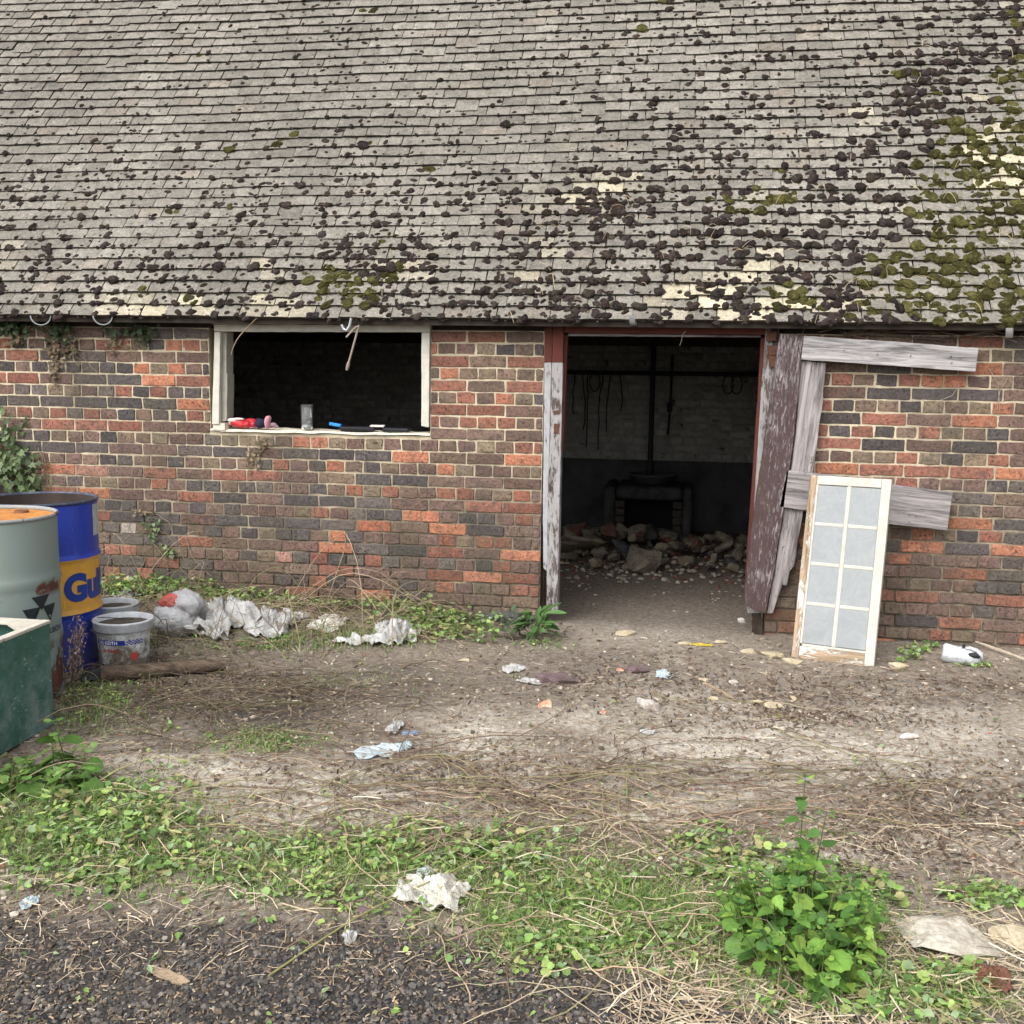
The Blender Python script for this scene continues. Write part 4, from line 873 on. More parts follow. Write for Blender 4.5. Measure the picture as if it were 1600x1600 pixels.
# green tank in the left corner
tk = thing('feed_tank', 'open green painted metal tank with a chipped white rim in the left corner', 'tank', (-3.05, -2.9, 0))
mt = Mat('scuffed_green_paint', .5, .35); _n = mt.noise(7, mt.obj, detail=8, rough=.75); _z = mt.sep(mt.obj)[2]; _s = mt.noise(90, mt.scaled(mt.obj, (1, .4, 1)), detail=3)
_c = mt.mix(mt.mapr(_n, .4, .7), (.028, .105, .078), (.06, .15, .12)); _d = mt.math('MULTIPLY', mt.mapr(_z, .42, .0, .15, 1), mt.mapr(mt.noise(11, mt.obj, detail=7, rough=.75), .42, .72)); _c = mt.mix(_d, _c, (.26, .31, .31))
_c = mt.mix(mt.mapr(_s, .64, .72, 0, .7), _c, (.42, .46, .45)); mt.color(_c); mt.rough(mt.mapr(_n, .3, .7, .4, .75)); mt.bump(_n, .2, .01)
tx1, ty1, tz = -2.672, -2.385, .462; tx0, ty0 = -3.45, -3.6
def tbox(nm, a, b, m, bev=.004): o = Bag().box(a, b).build(nm, m, tk); bevel(o, bev, 2); return o
tbox('side', (tx1-.004, ty0, .01), (tx1, ty1, tz), mt.m, .001); tbox('side', (tx0, ty0, .01), (tx0+.004, ty1, tz), mt.m, .001)
tbox('end', (tx0+.0045, ty1-.004, .01), (tx1-.0045, ty1, tz), mt.m, .001); tbox('end', (tx0+.0045, ty0, .01), (tx1-.0045, ty0+.004, tz), mt.m, .001); tbox('floor', (tx0+.0045, ty0+.0045, .012), (tx1-.0045, ty1-.0045, .018), mt.m, .001)
m_rim = wood_mat('chipped_cream_rim', (.56, .52, .44), (.16, .15, .12), .64)
tbox('rim', (tx1-.036, ty0, tz+.0005), (tx1+.004, ty1+.004, tz+.016), m_rim); tbox('rim', (tx0-.004, ty0, tz+.0005), (tx0+.036, ty1+.004, tz+.016), m_rim)
tbox('rim', (tx0+.0365, ty1-.07, tz+.0008), (tx1-.0365, ty1+.004, tz+.0155), m_rim)
o = Bag().add([(tx1-.037, ty1-.071, tz+.015), (tx1-.15, ty1-.071, tz+.015), (tx1-.037, ty1-.17, tz+.015), (tx1-.037, ty1-.071, tz), (tx1-.15, ty1-.071, tz), (tx1-.037, ty1-.17, tz)], [(0, 1, 2), (3, 5, 4)], [(0, 3, 4, 1), (1, 4, 5, 2), (2, 5, 3, 0)]).build('corner_gusset', m_rim, tk)

# buckets
def bucket_mat(name):
    m = Mat(name, .45, .35); n = m.noise(9, m.obj, detail=8, rough=.75); z = m.sep(m.obj)[2]
    k = m.math('MULTIPLY', m.mapr(n, .38, .54), m.mapr(z, .27, .12, .3, 1.0)); c = m.mix(k, (.60, .62, .63), m.mix(m.mapr(m.noise(60, m.obj), .35, .65), (.17, .145, .105), (.08, .07, .06))); c = m.mix(m.mapr(m.noise(25, m.obj, detail=5), .62, .7, 0, .6), c, (.12, .11, .09)); m.color(c); return m.m
m_bk = bucket_mat('muddy_white_plastic'); m_rimw = simple('scuffed_white_rim', (.52, .54, .57), .4, .25, 25, .4); m_muck = simple('wet_soil', (.085, .072, .06), .9, .5, 30, .2, .8)
def bucket(c, label, rt_=.150, rb=.122, H=.265):
    z0 = float(gh(c[0], c[1]))-.004; t = thing('plastic_bucket', label, 'bucket', (c[0], c[1], z0)); M0 = Matrix.Translation((c[0], c[1], z0))
    rad = lambda z: rb+(rt_-.012-rb)*z/H
    Bag().lathe([(.001, .002), (rb-.01, .0), (rb, .012)]+[(rad(z), z) for z in np.linspace(.02, H-.05, 8)], (0, 0, 0), 56).build('body', m_bk, t, M0, True)
    Bag().lathe([(rad(H-.05)+.0005, H-.052), (rt_-.004, H-.05), (rt_, H-.046), (rt_+.001, H-.012), (rt_+.004, H-.008), (rt_+.004, H), (rt_-.004, H+.002), (rt_-.012, H-.004), (rt_-.016, H-.05)], (0, 0, 0), 56).build('rim', m_rimw, t, M0, True)
    Bag().lathe([(.001, H-.022), (rt_*.5, H-.02), (rt_-.013, H-.028)], (0, 0, 0), 40).build('contents', m_muck, t, M0, True)
    return t, z0, rad
bc_ = G(190, 962, .265); BK = (bc_[0]+.01, bc_[1]-.005)
bt, bz, brad = bucket(BK, 'muddy white plastic bucket with a blue label band, filled with earth')
DRo = DR; 
def azb(px): 
    best = None
    for a in np.linspace(-math.pi, math.pi, 721):
        q = proj((BK[0]+.138*math.cos(a), BK[1]+.138*math.sin(a), .17)); n = np.array([math.cos(a), math.sin(a)])@(CAM[:2]-np.array(BK))
        if n > 0 and (best is None or abs(q[0]-px) < best[0]): best = (abs(q[0]-px), a)
    return best[1]
rB = lambda z: brad(z-bz)
m_bband = simple('blue_label', (.014, .026, .24), .5, .2); m_wtxt = simple('white_print', (.62, .63, .66), .5, .2); m_rtxt = simple('red_print', (.34, .045, .035), .6, .4, 20)
ac = azb(178)
def wrap_b(polys, z, m, nm, off): return curve_flat(flat_poly(polys), lambda zz: rB(zz), BK[0], BK[1], ac, bz+z, m, bt, nm, off, 1.0)
_cf = curve_flat
def curve_flat(me, rad, cx, cy, ang, z, mat, parent, name, off=.0015, sx=1.0, zs=0.0):
    R0 = .135
    if not callable(rad): return _cf(me, rad, cx, cy, ang, z, mat, parent, name, off, sx)
    bm = bmesh.new(); bm.from_mesh(me); xs = [v.co.x for v in bm.verts]; x = math.floor(min(xs)/.008)*.008
    while x < max(xs): bmesh.ops.bisect_plane(bm, geom=bm.verts[:]+bm.edges[:]+bm.faces[:], plane_co=(x, 0, 0), plane_no=(1, 0, 0)); x += .008
    for v in bm.verts:
        a = ang+v.co.x/R0; r_ = rad(v.co.y+z)+off; v.co = Vector((cx+r_*math.cos(a), cy+r_*math.sin(a), z+v.co.y))
    m2 = bpy.data.meshes.new(name); bm.to_mesh(m2); bm.free(); m2.materials.append(mat); return link(bpy.data.objects.new(name, m2), parent)
wrap_b([[(-.12, 0), (.055, 0), (.05, .026), (-.12, .026)]], .150, m_bband, 'label_band', .0012)
wrap_b([[(.058+k*.0105, (k+j) % 2*.0065+j*.0), (.058+(k+1)*.0105, (k+j) % 2*.0065), (.058+(k+1)*.0105, (k+j) % 2*.0065+.0065), (.058+k*.0105, (k+j) % 2*.0065+.0065)] for k in range(9) for j in (0,)]+[[(.058+k*.0105, .013+(k % 2)*.0065), (.058+(k+1)*.0105, .013+(k % 2)*.0065), (.058+(k+1)*.0105, .0195+(k % 2)*.0065), (.058+k*.0105, .0195+(k % 2)*.0065)] for k in range(9)], .150, m_bband, 'checker_print', .0012)
def btext(body, size, x, z, m, nm, off):
    cu = bpy.data.curves.new('t', 'FONT'); cu.body = body; cu.size = size; cu.offset = .0006; ob = bpy.data.objects.new('t', cu); COL.objects.link(ob)
    me = bpy.data.meshes.new_from_object(ob.evaluated_get(bpy.context.evaluated_depsgraph_get())); bpy.data.objects.remove(ob)
    for v in me.vertices: v.co.x += x
    return curve_flat(me, lambda zz: rB(zz), BK[0], BK[1], ac, bz+z, m, bt, nm, off)
btext('JUS KEITH', .026, -.10, .154, m_wtxt, 'lettering', .0022); btext('ENERGY', .024, -.07, .113, m_rtxt, 'lettering', .0016)
wrap_b([[(.085, .055), (.10, .045), (.118, .05), (.122, .075), (.112, .095), (.10, .085), (.09, .09), (.08, .07)]], .018, m_rtxt, 'red_print', .0014); wrap_b([[(-.02, .0), (.03, .002), (.035, .022), (-.015, .028), (-.03, .015)]], .018, m_rtxt, 'red_print', .0014)
hd = Bag(); P = [(BK[0]-.13*math.cos(t)*1.0, BK[1]-.02-.06*math.sin(t), bz+.266+.018*math.sin(t)) for t in np.linspace(.3, 2.4, 12)]; hd.tube(P, .0022, 5).build('wire_handle', m_dark, bt)
b2 = G(176, 932, .28); bucket((b2[0], b2[1]), 'plain white plastic bucket half hidden behind the blue and yellow drum', .135, .112, .25)

# ================================================================== THINGS ON THE SILL
SZ = WIN[2]+.022
def blobs(name, els, mat, label, cat, loc, sub=3, dis=.12, seed=0, res=.006):
    """one continuous lumpy body from overlapping ellipsoids (remeshed)"""
    b = Bag(); els = [(tuple(v*GS for v in c), tuple(v*GS for v in r_)) for c, r_ in els]
    for (c, r_) in els:
        V, T = ico(sub); b.add(V*np.array(r_)+np.array(c), T)
    o = b.build(name, mat, None, Matrix.Translation(Vector([float(v) for v in loc])))
    m = o.modifiers.new('remesh', 'REMESH'); m.mode = 'VOXEL'; m.voxel_size = res; m.use_smooth_shade = True
    tag(o, label, cat); return o
m_redg = simple('red_glove_rubber', (.42, .022, .030), .45, .25, 40, .4, .3); m_pink = simple('pink_knit', (.46, .22, .26), .85, .2, 60); m_navy = simple('navy_knit', (.02, .024, .045), .85, .3, 60, .2, .4); m_wht = simple('off_white_cuff', (.68, .62, .58), .8, .15, 40)
p = W(381, 668, .05)
GS = 1.45
g1 = thing('work_glove', 'red rubber work glove with a white cuff lying on the window sill', 'glove', (p[0], .05, SZ))
o = blobs('palm', [((-.02, 0, .022), (.045, .03, .022)), ((.025, -.015, .017), (.016, .02, .016)), ((.05, -.005, .018), (.015, .02, .016)), ((.068, .008, .016), (.013, .018, .014)), ((0, -.022, .014), (.018, .016, .014)), ((.03, .01, .03), (.03, .02, .013))], m_redg, None, None, (p[0], .05, SZ), 3, res=.004); o.parent = g1; o.matrix_parent_inverse = WM[g1.name].inverted()
o = blobs('cuff', [((-.042, -.012, .034), (.03, .016, .010)), ((-.015, -.018, .04), (.026, .014, .006)), ((-.058, -.004, .026), (.012, .014, .016))], m_wht, None, None, (p[0], .05, SZ), 3, res=.004); o.parent = g1; o.matrix_parent_inverse = WM[g1.name].inverted()
p = W(412, 668, .03)
g2 = thing('work_glove', 'navy and pink work glove lying on the window sill beside the red one', 'glove', (p[0], .03, SZ))
for nm, els, m_ in (('palm', [((-.015, 0, .022), (.025, .025, .022)), ((-.028, .01, .032), (.012, .016, .014))], m_navy), ('cuff', [((.02, -.006, .028), (.013, .02, .030)), ((.028, -.004, .045), (.008, .016, .014))], m_pink), ('thumb', [((.042, 0, .018), (.02, .010, .010)), ((.055, .003, .010), (.014, .008, .008))], simple('grey_pink_knit', (.25, .17, .19), .85))):
    o = blobs(nm, els, m_, None, None, (p[0], .03, SZ), 3, res=.004); o.parent = g2; o.matrix_parent_inverse = WM[g2.name].inverted()
p = W(480, 672, .04); mgl = Mat('clear_plastic', .12, .5); mgl.b.inputs['Transmission Weight'].default_value = .93; mgl.b.inputs['IOR'].default_value = 1.2; mgl.b.inputs['Base Color'].default_value = (.82, .84, .84, 1)
o = Bag().lathe([(.001, .006), (.032, .006), (.034, .02), (.038, .158), (.0395, .158), (.0365, .02), (.0345, 0), (.001, 0)], (0, 0, 0), 40).build('pint_cup', mgl.m, None, Matrix.Translation((p[0], .04, SZ)), True); tag(o, 'tall clear plastic cup with a little water on the window sill', 'cup')
Bag().lathe([(.001, .034), (.0335, .034), (.0325, .0065), (.001, .0065)], (0, 0, 0), 32).build('milky_residue', simple('milky_water', (.5, .52, .5), .2, .1), o, Matrix.Translation((p[0], .04, SZ)), True)
def slab(name, px, dy, size, rz, mat, label, cat, z=0.0, tilt=0.0):
    p = W(px, 672, dy); o = Bag().box((-size[0]/2, -size[1]/2, 0), (size[0]/2, size[1]/2, size[2])).build(name, mat, None, Matrix.Translation((p[0], dy, SZ+z)) @ Matrix.Rotation(rz, 4, 'Z') @ Matrix.Rotation(tilt, 4, 'Y')); bevel(o, min(size)*.3, 3); return tag(o, label, cat)
m_blk = simple('matt_black_plastic', (.012, .013, .016), .5, .2, 40); m_bl = simple('bright_blue_plastic', (.03, .22, .62), .4, .2, 30)
slab('folder', 560, .07, (.22, .12, .026), .15, m_blk, 'thin black folder lying flat on the sill right of the cup', 'folder')
slab('blue_tool', 524, .03, (.085, .026, .02), -.25, m_bl, 'small bright blue tool at the end of the black folder on the sill', 'tool', .0265, .12)
slab('phone', 621, .05, (.17, .09, .024), -.08, m_blk, 'dark phone lying flat near the right end of the sill', 'phone')
slab('paper_pack', 590, .06, (.09, .055, .012), .1, m_wht, 'small white folded paper pack between the folder and phone on the sill', 'paper', .0265)

# ================================================================== LITTER, STONES, TIMBER
def on_ground(px, py):
    p = G(px, py); z = float(gh(p[0], p[1])); p = G(px, py, z); p[2] = float(gh(p[0], p[1])); return p
def film_mat(name, c, c2, rough=.5, thin=False):
    m = Mat(name, rough, .4); n = m.noise(14, m.obj, detail=6, rough=.7); m.color(m.mix(m.mapr(n, .45, .68), c, c2)); m.bump(m.noise(22, m.obj, detail=6, rough=.7, dist=2.5), (.8), .02)
    if thin:
        t = node(m.nt, 'ShaderNodeBsdfTranslucent', {'Color': (*c, 1)}); mx = node(m.nt, 'ShaderNodeMixShader', {0: .22, 1: m.b.outputs[0], 2: t.outputs[0]}); m.nt.links.new(mx.outputs[0], m.nt.nodes['Material Output'].inputs[0])
    return m.m
m_film = film_mat('dirty_white_film', (.70, .70, .69), (.36, .32, .26), .35, True); m_pap = film_mat('grubby_paper', (.70, .68, .62), (.46, .41, .33), .8); m_bluef = film_mat('pale_blue_film', (.52, .62, .66), (.45, .5, .5)); m_blu2 = film_mat('blue_film', (.24, .36, .56), (.3, .38, .5))
def sheet_thing(name, px, py, wpx, hpx, height, mat, label, cat, seed, rot=0.0, crumple=1.0, ridges=3.0, lift=.004):
    """a crumpled sheet of irregular outline lying on the ground"""
    c = on_ground(px, py); a = on_ground(px-wpx/2, py); b = on_ground(px+wpx/2, py); e = on_ground(px, py+hpx/2); d = on_ground(px, py-hpx/2)
    wx = np.linalg.norm((b-a)[:2]); wy = np.linalg.norm((d-e)[:2]); rs = np.random.default_rng(seed); nr, na = 18, 64
    th = np.arange(na)*2*math.pi/na; ro = 1+.55*fbm(p3(np.cos(th)*1.8+seed, np.sin(th)*1.8), 3, seed)+.06*rs.uniform(-1, 1, na)
    rr = np.linspace(0, 1, nr); Rr, Th = np.meshgrid(rr, th, indexing='ij'); X = Rr*ro[None]*np.cos(Th)*wx/2; Yv = Rr*ro[None]*np.sin(Th)*wy/2
    ca, sa = math.cos(rot), math.sin(rot); X, Yv = X*ca-Yv*sa, X*sa+Yv*ca
    f = 1-np.abs(fbm(p3(X*ridges/max(wx, .05)*1.6+seed, Yv*ridges/max(wx, .05)*1.6), 2, seed+1))*2; f2 = fbm(p3(X*40, Yv*40, seed), 3, seed+2)
    Z = gh(X+c[0], Yv+c[1])-c[2]+lift+np.clip(height*(.12+.9*np.clip(f, 0, 1)**1.7)*crumple*(1-.45*Rr**2), 0, 9)+.005*f2
    V = np.stack([X, Yv, Z], -1).reshape(-1, 3); q = [(i*na+j, (i+1)*na+j, (i+1)*na+(j+1) % na, i*na+(j+1) % na) for i in range(nr-1) for j in range(na)]
    me = raw_mesh(name, V, None, q, None, True); me.materials.append(mat); o = link(bpy.data.objects.new(name, me), None, Matrix.Translation(Vector(c))); solid(o, .0012); return tag(o, label, cat)
ST = sheet_thing
ST('paper_sheet', 682, 1398, 112, 52, .05, m_pap, 'large crumpled off-white paper lying in the foreground weeds', 'paper', 1, -.35, 1, 3)
ST('plastic_scrap', 667, 1364, 26, 16, .015, m_bluef, 'small pale scrap just above the large crumpled paper', 'litter', 2)
ST('plastic_scrap', 547, 1467, 26, 18, .02, m_film, 'small white scrap at the edge of the dark grit, below the large paper', 'litter', 3)
ST('plastic_scrap', 46, 1413, 26, 18, .015, m_bluef, 'pale blue scrap in the weeds at the left edge', 'litter', 4)
ST('film_strip', 600, 1175, 92, 16, .018, m_bluef, 'long pale torn strip of film lying on bare earth', 'litter', 5, .62)
ST('plastic_scrap', 617, 1142, 22, 20, .03, m_film, 'white torn scrap at the upper end of the long film strip', 'litter', 6)
ST('plastic_scrap', 640, 1148, 24, 9, .008, m_blu2, 'flat blue scrap right of the long film strip', 'litter', 7)
ST('plastic_scrap', 632, 1171, 20, 16, .025, m_bluef, 'crumpled pale scrap between the film strip and the twigs', 'litter', 8)
ST('plastic_scrap', 1037, 1056, 26, 14, .012, m_bluef, 'pale blue-white scrap in front of the doorway', 'litter', 9)
ST('plastic_scrap', 803, 1047, 34, 14, .02, m_film, 'white crumpled scrap left of the flat mauve stone', 'litter', 10)
ST('plastic_scrap', 826, 1066, 44, 9, .01, m_film, 'thin white scrap just below the flat mauve stone', 'litter', 11)
ST('plastic_scrap', 1015, 1145, 26, 9, .01, m_film, 'lone white scrap on bare earth in mid yard', 'litter', 12)
ST('paper_sheet', 512, 972, 58, 16, .03, m_pap, 'flat cream paper by the foot of the wall under the window', 'paper', 13)
ST('plastic_sheet', 560, 995, 70, 16, .05, m_film, 'rolled white plastic sheet lying in grass below the window', 'litter', 14, .15)
ST('plastic_sheet', 618, 992, 70, 30, .10, m_film, 'crumpled white plastic sheet with grey folds at the end of the rolled sheet', 'litter', 15)
ST('plastic_sheet', 350, 968, 115, 40, .14, m_film, 'tall heap of torn white plastic sheeting beside the stuffed bag', 'litter', 16, 0, 1.1, 4)
ST('plastic_sheet', 420, 972, 90, 24, .09, m_film, 'low torn white sheeting trailing right of the tall plastic heap', 'litter', 17, 0, 1, 4)
ST('plastic_sheet', 320, 985, 70, 18, .06, m_film, 'white flap of film in front of the stuffed bag', 'litter', 18, -.3)
ST('plastic_scrap', 465, 966, 30, 12, .03, m_film, 'small white scrap at the far right of the torn sheeting', 'litter', 19)
ST('plastic_scrap', 212, 936, 30, 10, .06, m_film, 'white rag behind the muddy bucket', 'litter', 20)
ST('yellow_strip', 1094, 1009, 42, 5, .006, film_mat('yellow_film', (.62, .46, .05), (.5, .4, .1)), 'thin yellow strip lying in front of the doorway', 'litter', 21)
ST('dead_leaf', 1550, 1535, 60, 46, .03, film_mat('dead_leaf', (.20, .085, .05), (.12, .06, .04), .8), 'large red-brown dead leaf in the bottom right corner', 'leaf', 22)
ST('dark_scrap', 100, 1225, 44, 12, .02, film_mat('dark_scrap', (.06, .05, .05), (.1, .08, .07)), 'dark scrap lying under the weeds left', 'litter', 23)

# stuffed carrier bag
mbag = Mat('carrier_bag', .4, .4); _n = mbag.noise(7, mbag.obj, detail=6, rough=.7); _x = mbag.sep(mbag.obj)
_c = mbag.mix(mbag.mapr(_n, .4, .65), (.52, .53, .54), (.30, .30, .31)); _c = mbag.mix(mbag.mapr(mbag.math('ADD', mbag.noise(6, mbag.obj), mbag.math('MULTIPLY', _x[2], 2.2)), .90, .93, 0, .0), _c, (.62, .10, .09)); mbag.color(_c)
mbag.bump(mbag.noise(24, mbag.obj, detail=5, dist=1.5), .9, .02)
def lump(name, loc, size, mat, seed, rough=.3, parent=None, fine=.12):
    V, T = ico(4); n = fbm(V*1.3+seed, 3, seed); n2 = 1-2*np.abs(fbm(V*4+seed, 3, seed+3)); V = V*(1+rough*n+fine*n2)[:, None]*np.array(size)/2; V[:, 2] -= V[:, 2].min()*.85
    me = raw_mesh(name, V, T, None, None, True); me.materials.append(mat); return link(bpy.data.objects.new(name, me), parent, Matrix.Translation(Vector([float(v) for v in loc])))
p = on_ground(272, 992); bg = thing('carrier_bag', 'stuffed grey and red plastic carrier bag beside the muddy bucket', 'bag', p)
lump('lower_bag', p, (.22, .18, .20), mbag.m, 3, .35, bg); lump('upper_bag', p+np.array([.04, .06, .10]), (.21, .17, .17), film_mat('white_bag', (.50, .50, .51), (.34, .33, .34), .4), 5, .35, bg)
lump('red_print', p+np.array([-.02, .005, .155]), (.11, .10, .09), film_mat('red_bag_print', (.56, .10, .085), (.50, .22, .20), .4), 6, .3, bg)

# stones and fragments
m_chalk = rub_mat('chalk_stone', (.46, .39, .28), (.36, .30, .20)); m_flint = rub_mat('grey_flint', (.55, .53, .50), (.30, .26, .22)); m_mauve = rub_mat('mauve_brick', (.17, .12, .125), (.11, .08, .08)); m_orb = rub_mat('orange_brick', (.50, .16, .08), (.55, .47, .38))
def stone(px, py, wpx, hpx, mat, label, seed, name='stone', cat='stone', flat=.55, group=None, rot=None, blocky=.5):
    p = on_ground(px, py+hpx*.35); sc = 1700/proj(p)[2]; w_ = wpx/sc; h_ = max(.012, hpx/sc*.8); rs = random.Random(seed)
    return rock(name, p, (w_, w_*rs.uniform(.6, .8), h_), mat, label, cat, group, seed, (rs.uniform(-.15, .15), rs.uniform(-.15, .15), rs.uniform(-.4, .4) if rot is None else rot), .32, blocky, 2, .32)
stone(1012, 1095, 34, 30, m_flint, 'knobbly white flint lump in the middle of the yard before the doorway', 1)
stone(854, 1098, 24, 20, m_orb, 'bright orange brick fragment lying on the earth', 2, 'brick_fragment', 'rubble', blocky=.7)
stone(872, 1054, 54, 24, m_mauve, 'flat mauve brick lump with a pale top lying left of the doorway path', 3, 'brick_lump', 'rubble', blocky=.8)
stone(992, 1043, 40, 20, m_mauve, 'dark mauve lump lying in front of the doorway', 4, 'brick_lump', 'rubble')
stone(968, 1046, 14, 10, m_orb, 'small orange chip left of the dark mauve lump', 5, 'brick_fragment', 'rubble')
stone(978, 987, 30, 13, m_chalk, 'flat buff stone on the threshold', 6)
stone(1068, 1003, 22, 10, m_chalk, 'small buff stone left of the thin yellow strip', 7)
stone(1127, 1002, 18, 9, m_chalk, 'small buff stone right of the thin yellow strip', 8)
stone(1168, 1016, 22, 10, m_chalk, 'buff stone before the rotten door post foot', 9)
stone(1207, 1022, 36, 12, m_chalk, 'flat buff stone left of the propped sash', 10)
stone(1238, 1030, 34, 9, m_chalk, 'thin buff stone touching the foot of the propped sash', 11)
stone(1404, 1039, 30, 18, m_chalk, 'buff rounded stone right of the propped sash', 12)
stone(1186, 1095, 24, 13, m_chalk, 'left one of two buff stones below the propped sash', 13)
stone(1210, 1099, 30, 14, m_chalk, 'right one of two buff stones below the propped sash', 14)
stone(1240, 1090, 14, 12, m_chalk, 'small pale stone beside the two buff stones', 15)
stone(1147, 1063, 20, 13, m_flint, 'grey flint in front of the right door post', 16)
stone(1160, 968, 16, 14, m_flint, 'white nodule beside the right door post', 17)
stone(1100, 1060, 16, 7, m_chalk, 'small flat stone above the loose wood splinter', 18)
stone(1112, 1090, 16, 8, m_chalk, 'small flat stone below the loose wood splinter', 19)
stone(943, 1112, 10, 9, m_orb, 'tiny orange brick chip right of the orange fragment', 20, 'brick_fragment', 'rubble')
stone(725, 1030, 16, 7, m_chalk, 'pale chip on the twiggy ground below the window', 21)
stone(1422, 1150, 26, 10, m_flint, 'pale half buried stone on bare earth at right', 22)
stone(570, 1420, 26, 14, m_mauve, 'dull stone in the weeds left of the large paper', 23)
stone(708, 1452, 26, 14, rub_mat('pinkish_stone', (.30, .23, .19), (.22, .17, .14)), 'pinkish stone below the large crumpled paper', 24)
stone(1200, 1180, 10, 5, m_chalk, 'tiny pale chip on the bare earth below the sash', 25)
rock('concrete_slab', on_ground(1470, 1466), (.30, .20, .06), rub_mat('pale_concrete', (.50, .46, .39), (.38, .34, .28)), 'pale broken concrete slab half buried right of the nettle clump', 'concrete', None, 31, (.06, .05, -.2), .25, .75, 3, .35)
rock('concrete_slab', on_ground(1598, 1476), (.12, .12, .05), m_chalk, 'smaller broken concrete piece at the right edge', 'concrete', None, 32, (0, 0, .4), .3, .75, 3, .35)
o = rock('window_cill_stub', (-1.08, -.03, -.03), (.46, .10, .10), m_rub[2], 'dark stone block at the foot of the wall left of the doorway', 'stone', None, 33, (0, 0, 0), .06, .95, 2, .1); o.name = 'plinth_stone'

def stick(name, a, b, size, mat, label, cat, lift=.006):
    A = on_ground(*a); B = on_ground(*b); A[2] += lift; B[2] += lift; d = Vector(B-A); L = d.length; c = (Vector(A)+Vector(B))/2; x = d.normalized(); y = Vector((0, 0, 1)).cross(x).normalized(); z = x.cross(y)
    rs = random.Random(int(a[0])); V = []; n = 7
    for i in range(n):
        t = i/(n-1); k = 1-.45*abs(2*t-1)**3
        for (sy, sz) in ((-1, -1), (1, -1), (1, 1), (-1, 1)): V.append(((t-.5)*L, sy*size[0]/2*k+rs.uniform(-.002, .002), sz*size[1]/2*k+rs.uniform(-.001, .001)))
    q = [(i*4+j, i*4+(j+1) % 4, i*4+4+(j+1) % 4, i*4+4+j) for i in range(n-1) for j in range(4)]+[(3, 2, 1, 0), (n*4-4, n*4-3, n*4-2, n*4-1)]
    M = Matrix(((x[0], y[0], z[0], c[0]), (x[1], y[1], z[1], c[1]), (x[2], y[2], z[2], c[2]), (0, 0, 0, 1))); o = Bag().add(V, None, q).build(name, mat, None, M); return tag(o, label, cat)
m_flake = wood_mat('split_wood', (.40, .30, .20), (.46, .35, .24), .5)
stick('wood_splinter', (1096, 1066), (1146, 1094), (.022, .012), m_flake, 'loose tan wood splinter on the ground before the right door post', 'wood')
stick('wood_flake', (238, 1517), (292, 1540), (.035, .006), m_flake, 'flat pale wood flake on the dark grit at bottom left', 'wood')
stick('slat', (850, 1066), (905, 1068), (.02, .006), m_rot, 'thin dark slat under the flat mauve lump', 'wood')
stick('white_stick', (1524, 1010), (1612, 1042), (.012, .010), simple('bleached_stick', (.55, .47, .36), .8), 'bleached stick slanting down beside the dented white jug', 'wood', .03)
# rotten log
A, B = on_ground(158, 1066), on_ground(352, 1050); n = 40; t = np.linspace(0, 1, n); P = A+(B-A)*t[:, None]; P[:, 2] += .038
k = 22; th = np.arange(k)*2*math.pi/k; d = (B-A)/np.linalg.norm(B-A); side = np.cross(d, [0, 0, 1]); up_ = np.array([0, 0, 1.0])
rad = .046*(1-.35*t**3)[:, None]*(1+.22*fbm(p3(t[:, None]*5, np.cos(th)*2.2, np.sin(th)*2.2), 3, 8)+.16*fbm(p3(t[:, None]*2.5+0*th, np.cos(th)*7, np.sin(th)*7), 2, 9))
V = P[:, None]+rad[..., None]*(np.cos(th)[None, :, None]*side+np.sin(th)[None, :, None]*up_*.85); q = [(i*k+j, i*k+(j+1) % k, (i+1)*k+(j+1) % k, (i+1)*k+j) for i in range(n-1) for j in range(k)]
lb = Bag().add(V.reshape(-1, 3)-A, None, q); lb.add(np.concatenate([V[0]-A, [P[0]-A]]), [(j, k, (j+1) % k) for j in range(k)]); lb.add(np.concatenate([V[-1]-A, [P[-1]-A]]), [(j, (j+1) % k, k) for j in range(k)])
Lx = Vector(d); 
mlog = Mat('rotten_bark', .95, .1); _n = mlog.noise(1.0, mlog.scaled(mlog.obj, (5, 40, 40)), detail=6, rough=.7); _c = mlog.mix(mlog.mapr(_n, .35, .65), (.05, .038, .03), (.17, .125, .09)); _c = mlog.mix(mlog.mapr(mlog.noise(9, mlog.obj), .62, .7, 0, .7), _c, (.28, .17, .05)); mlog.color(_c); mlog.bump(_n, .9, .015)
o = lb.build('rotten_log', mlog.m, None, Matrix.Translation(Vector(A)), True); tag(o, 'rotten split log lying in front of the muddy bucket', 'log')
ST('black_film', 158, 1056, 44, 22, .05, film_mat('black_film', (.025, .027, .033), (.06, .065, .075), .25), 'crumpled black plastic over the left end of the rotten log', 'litter', 24, 0, 1, 4)

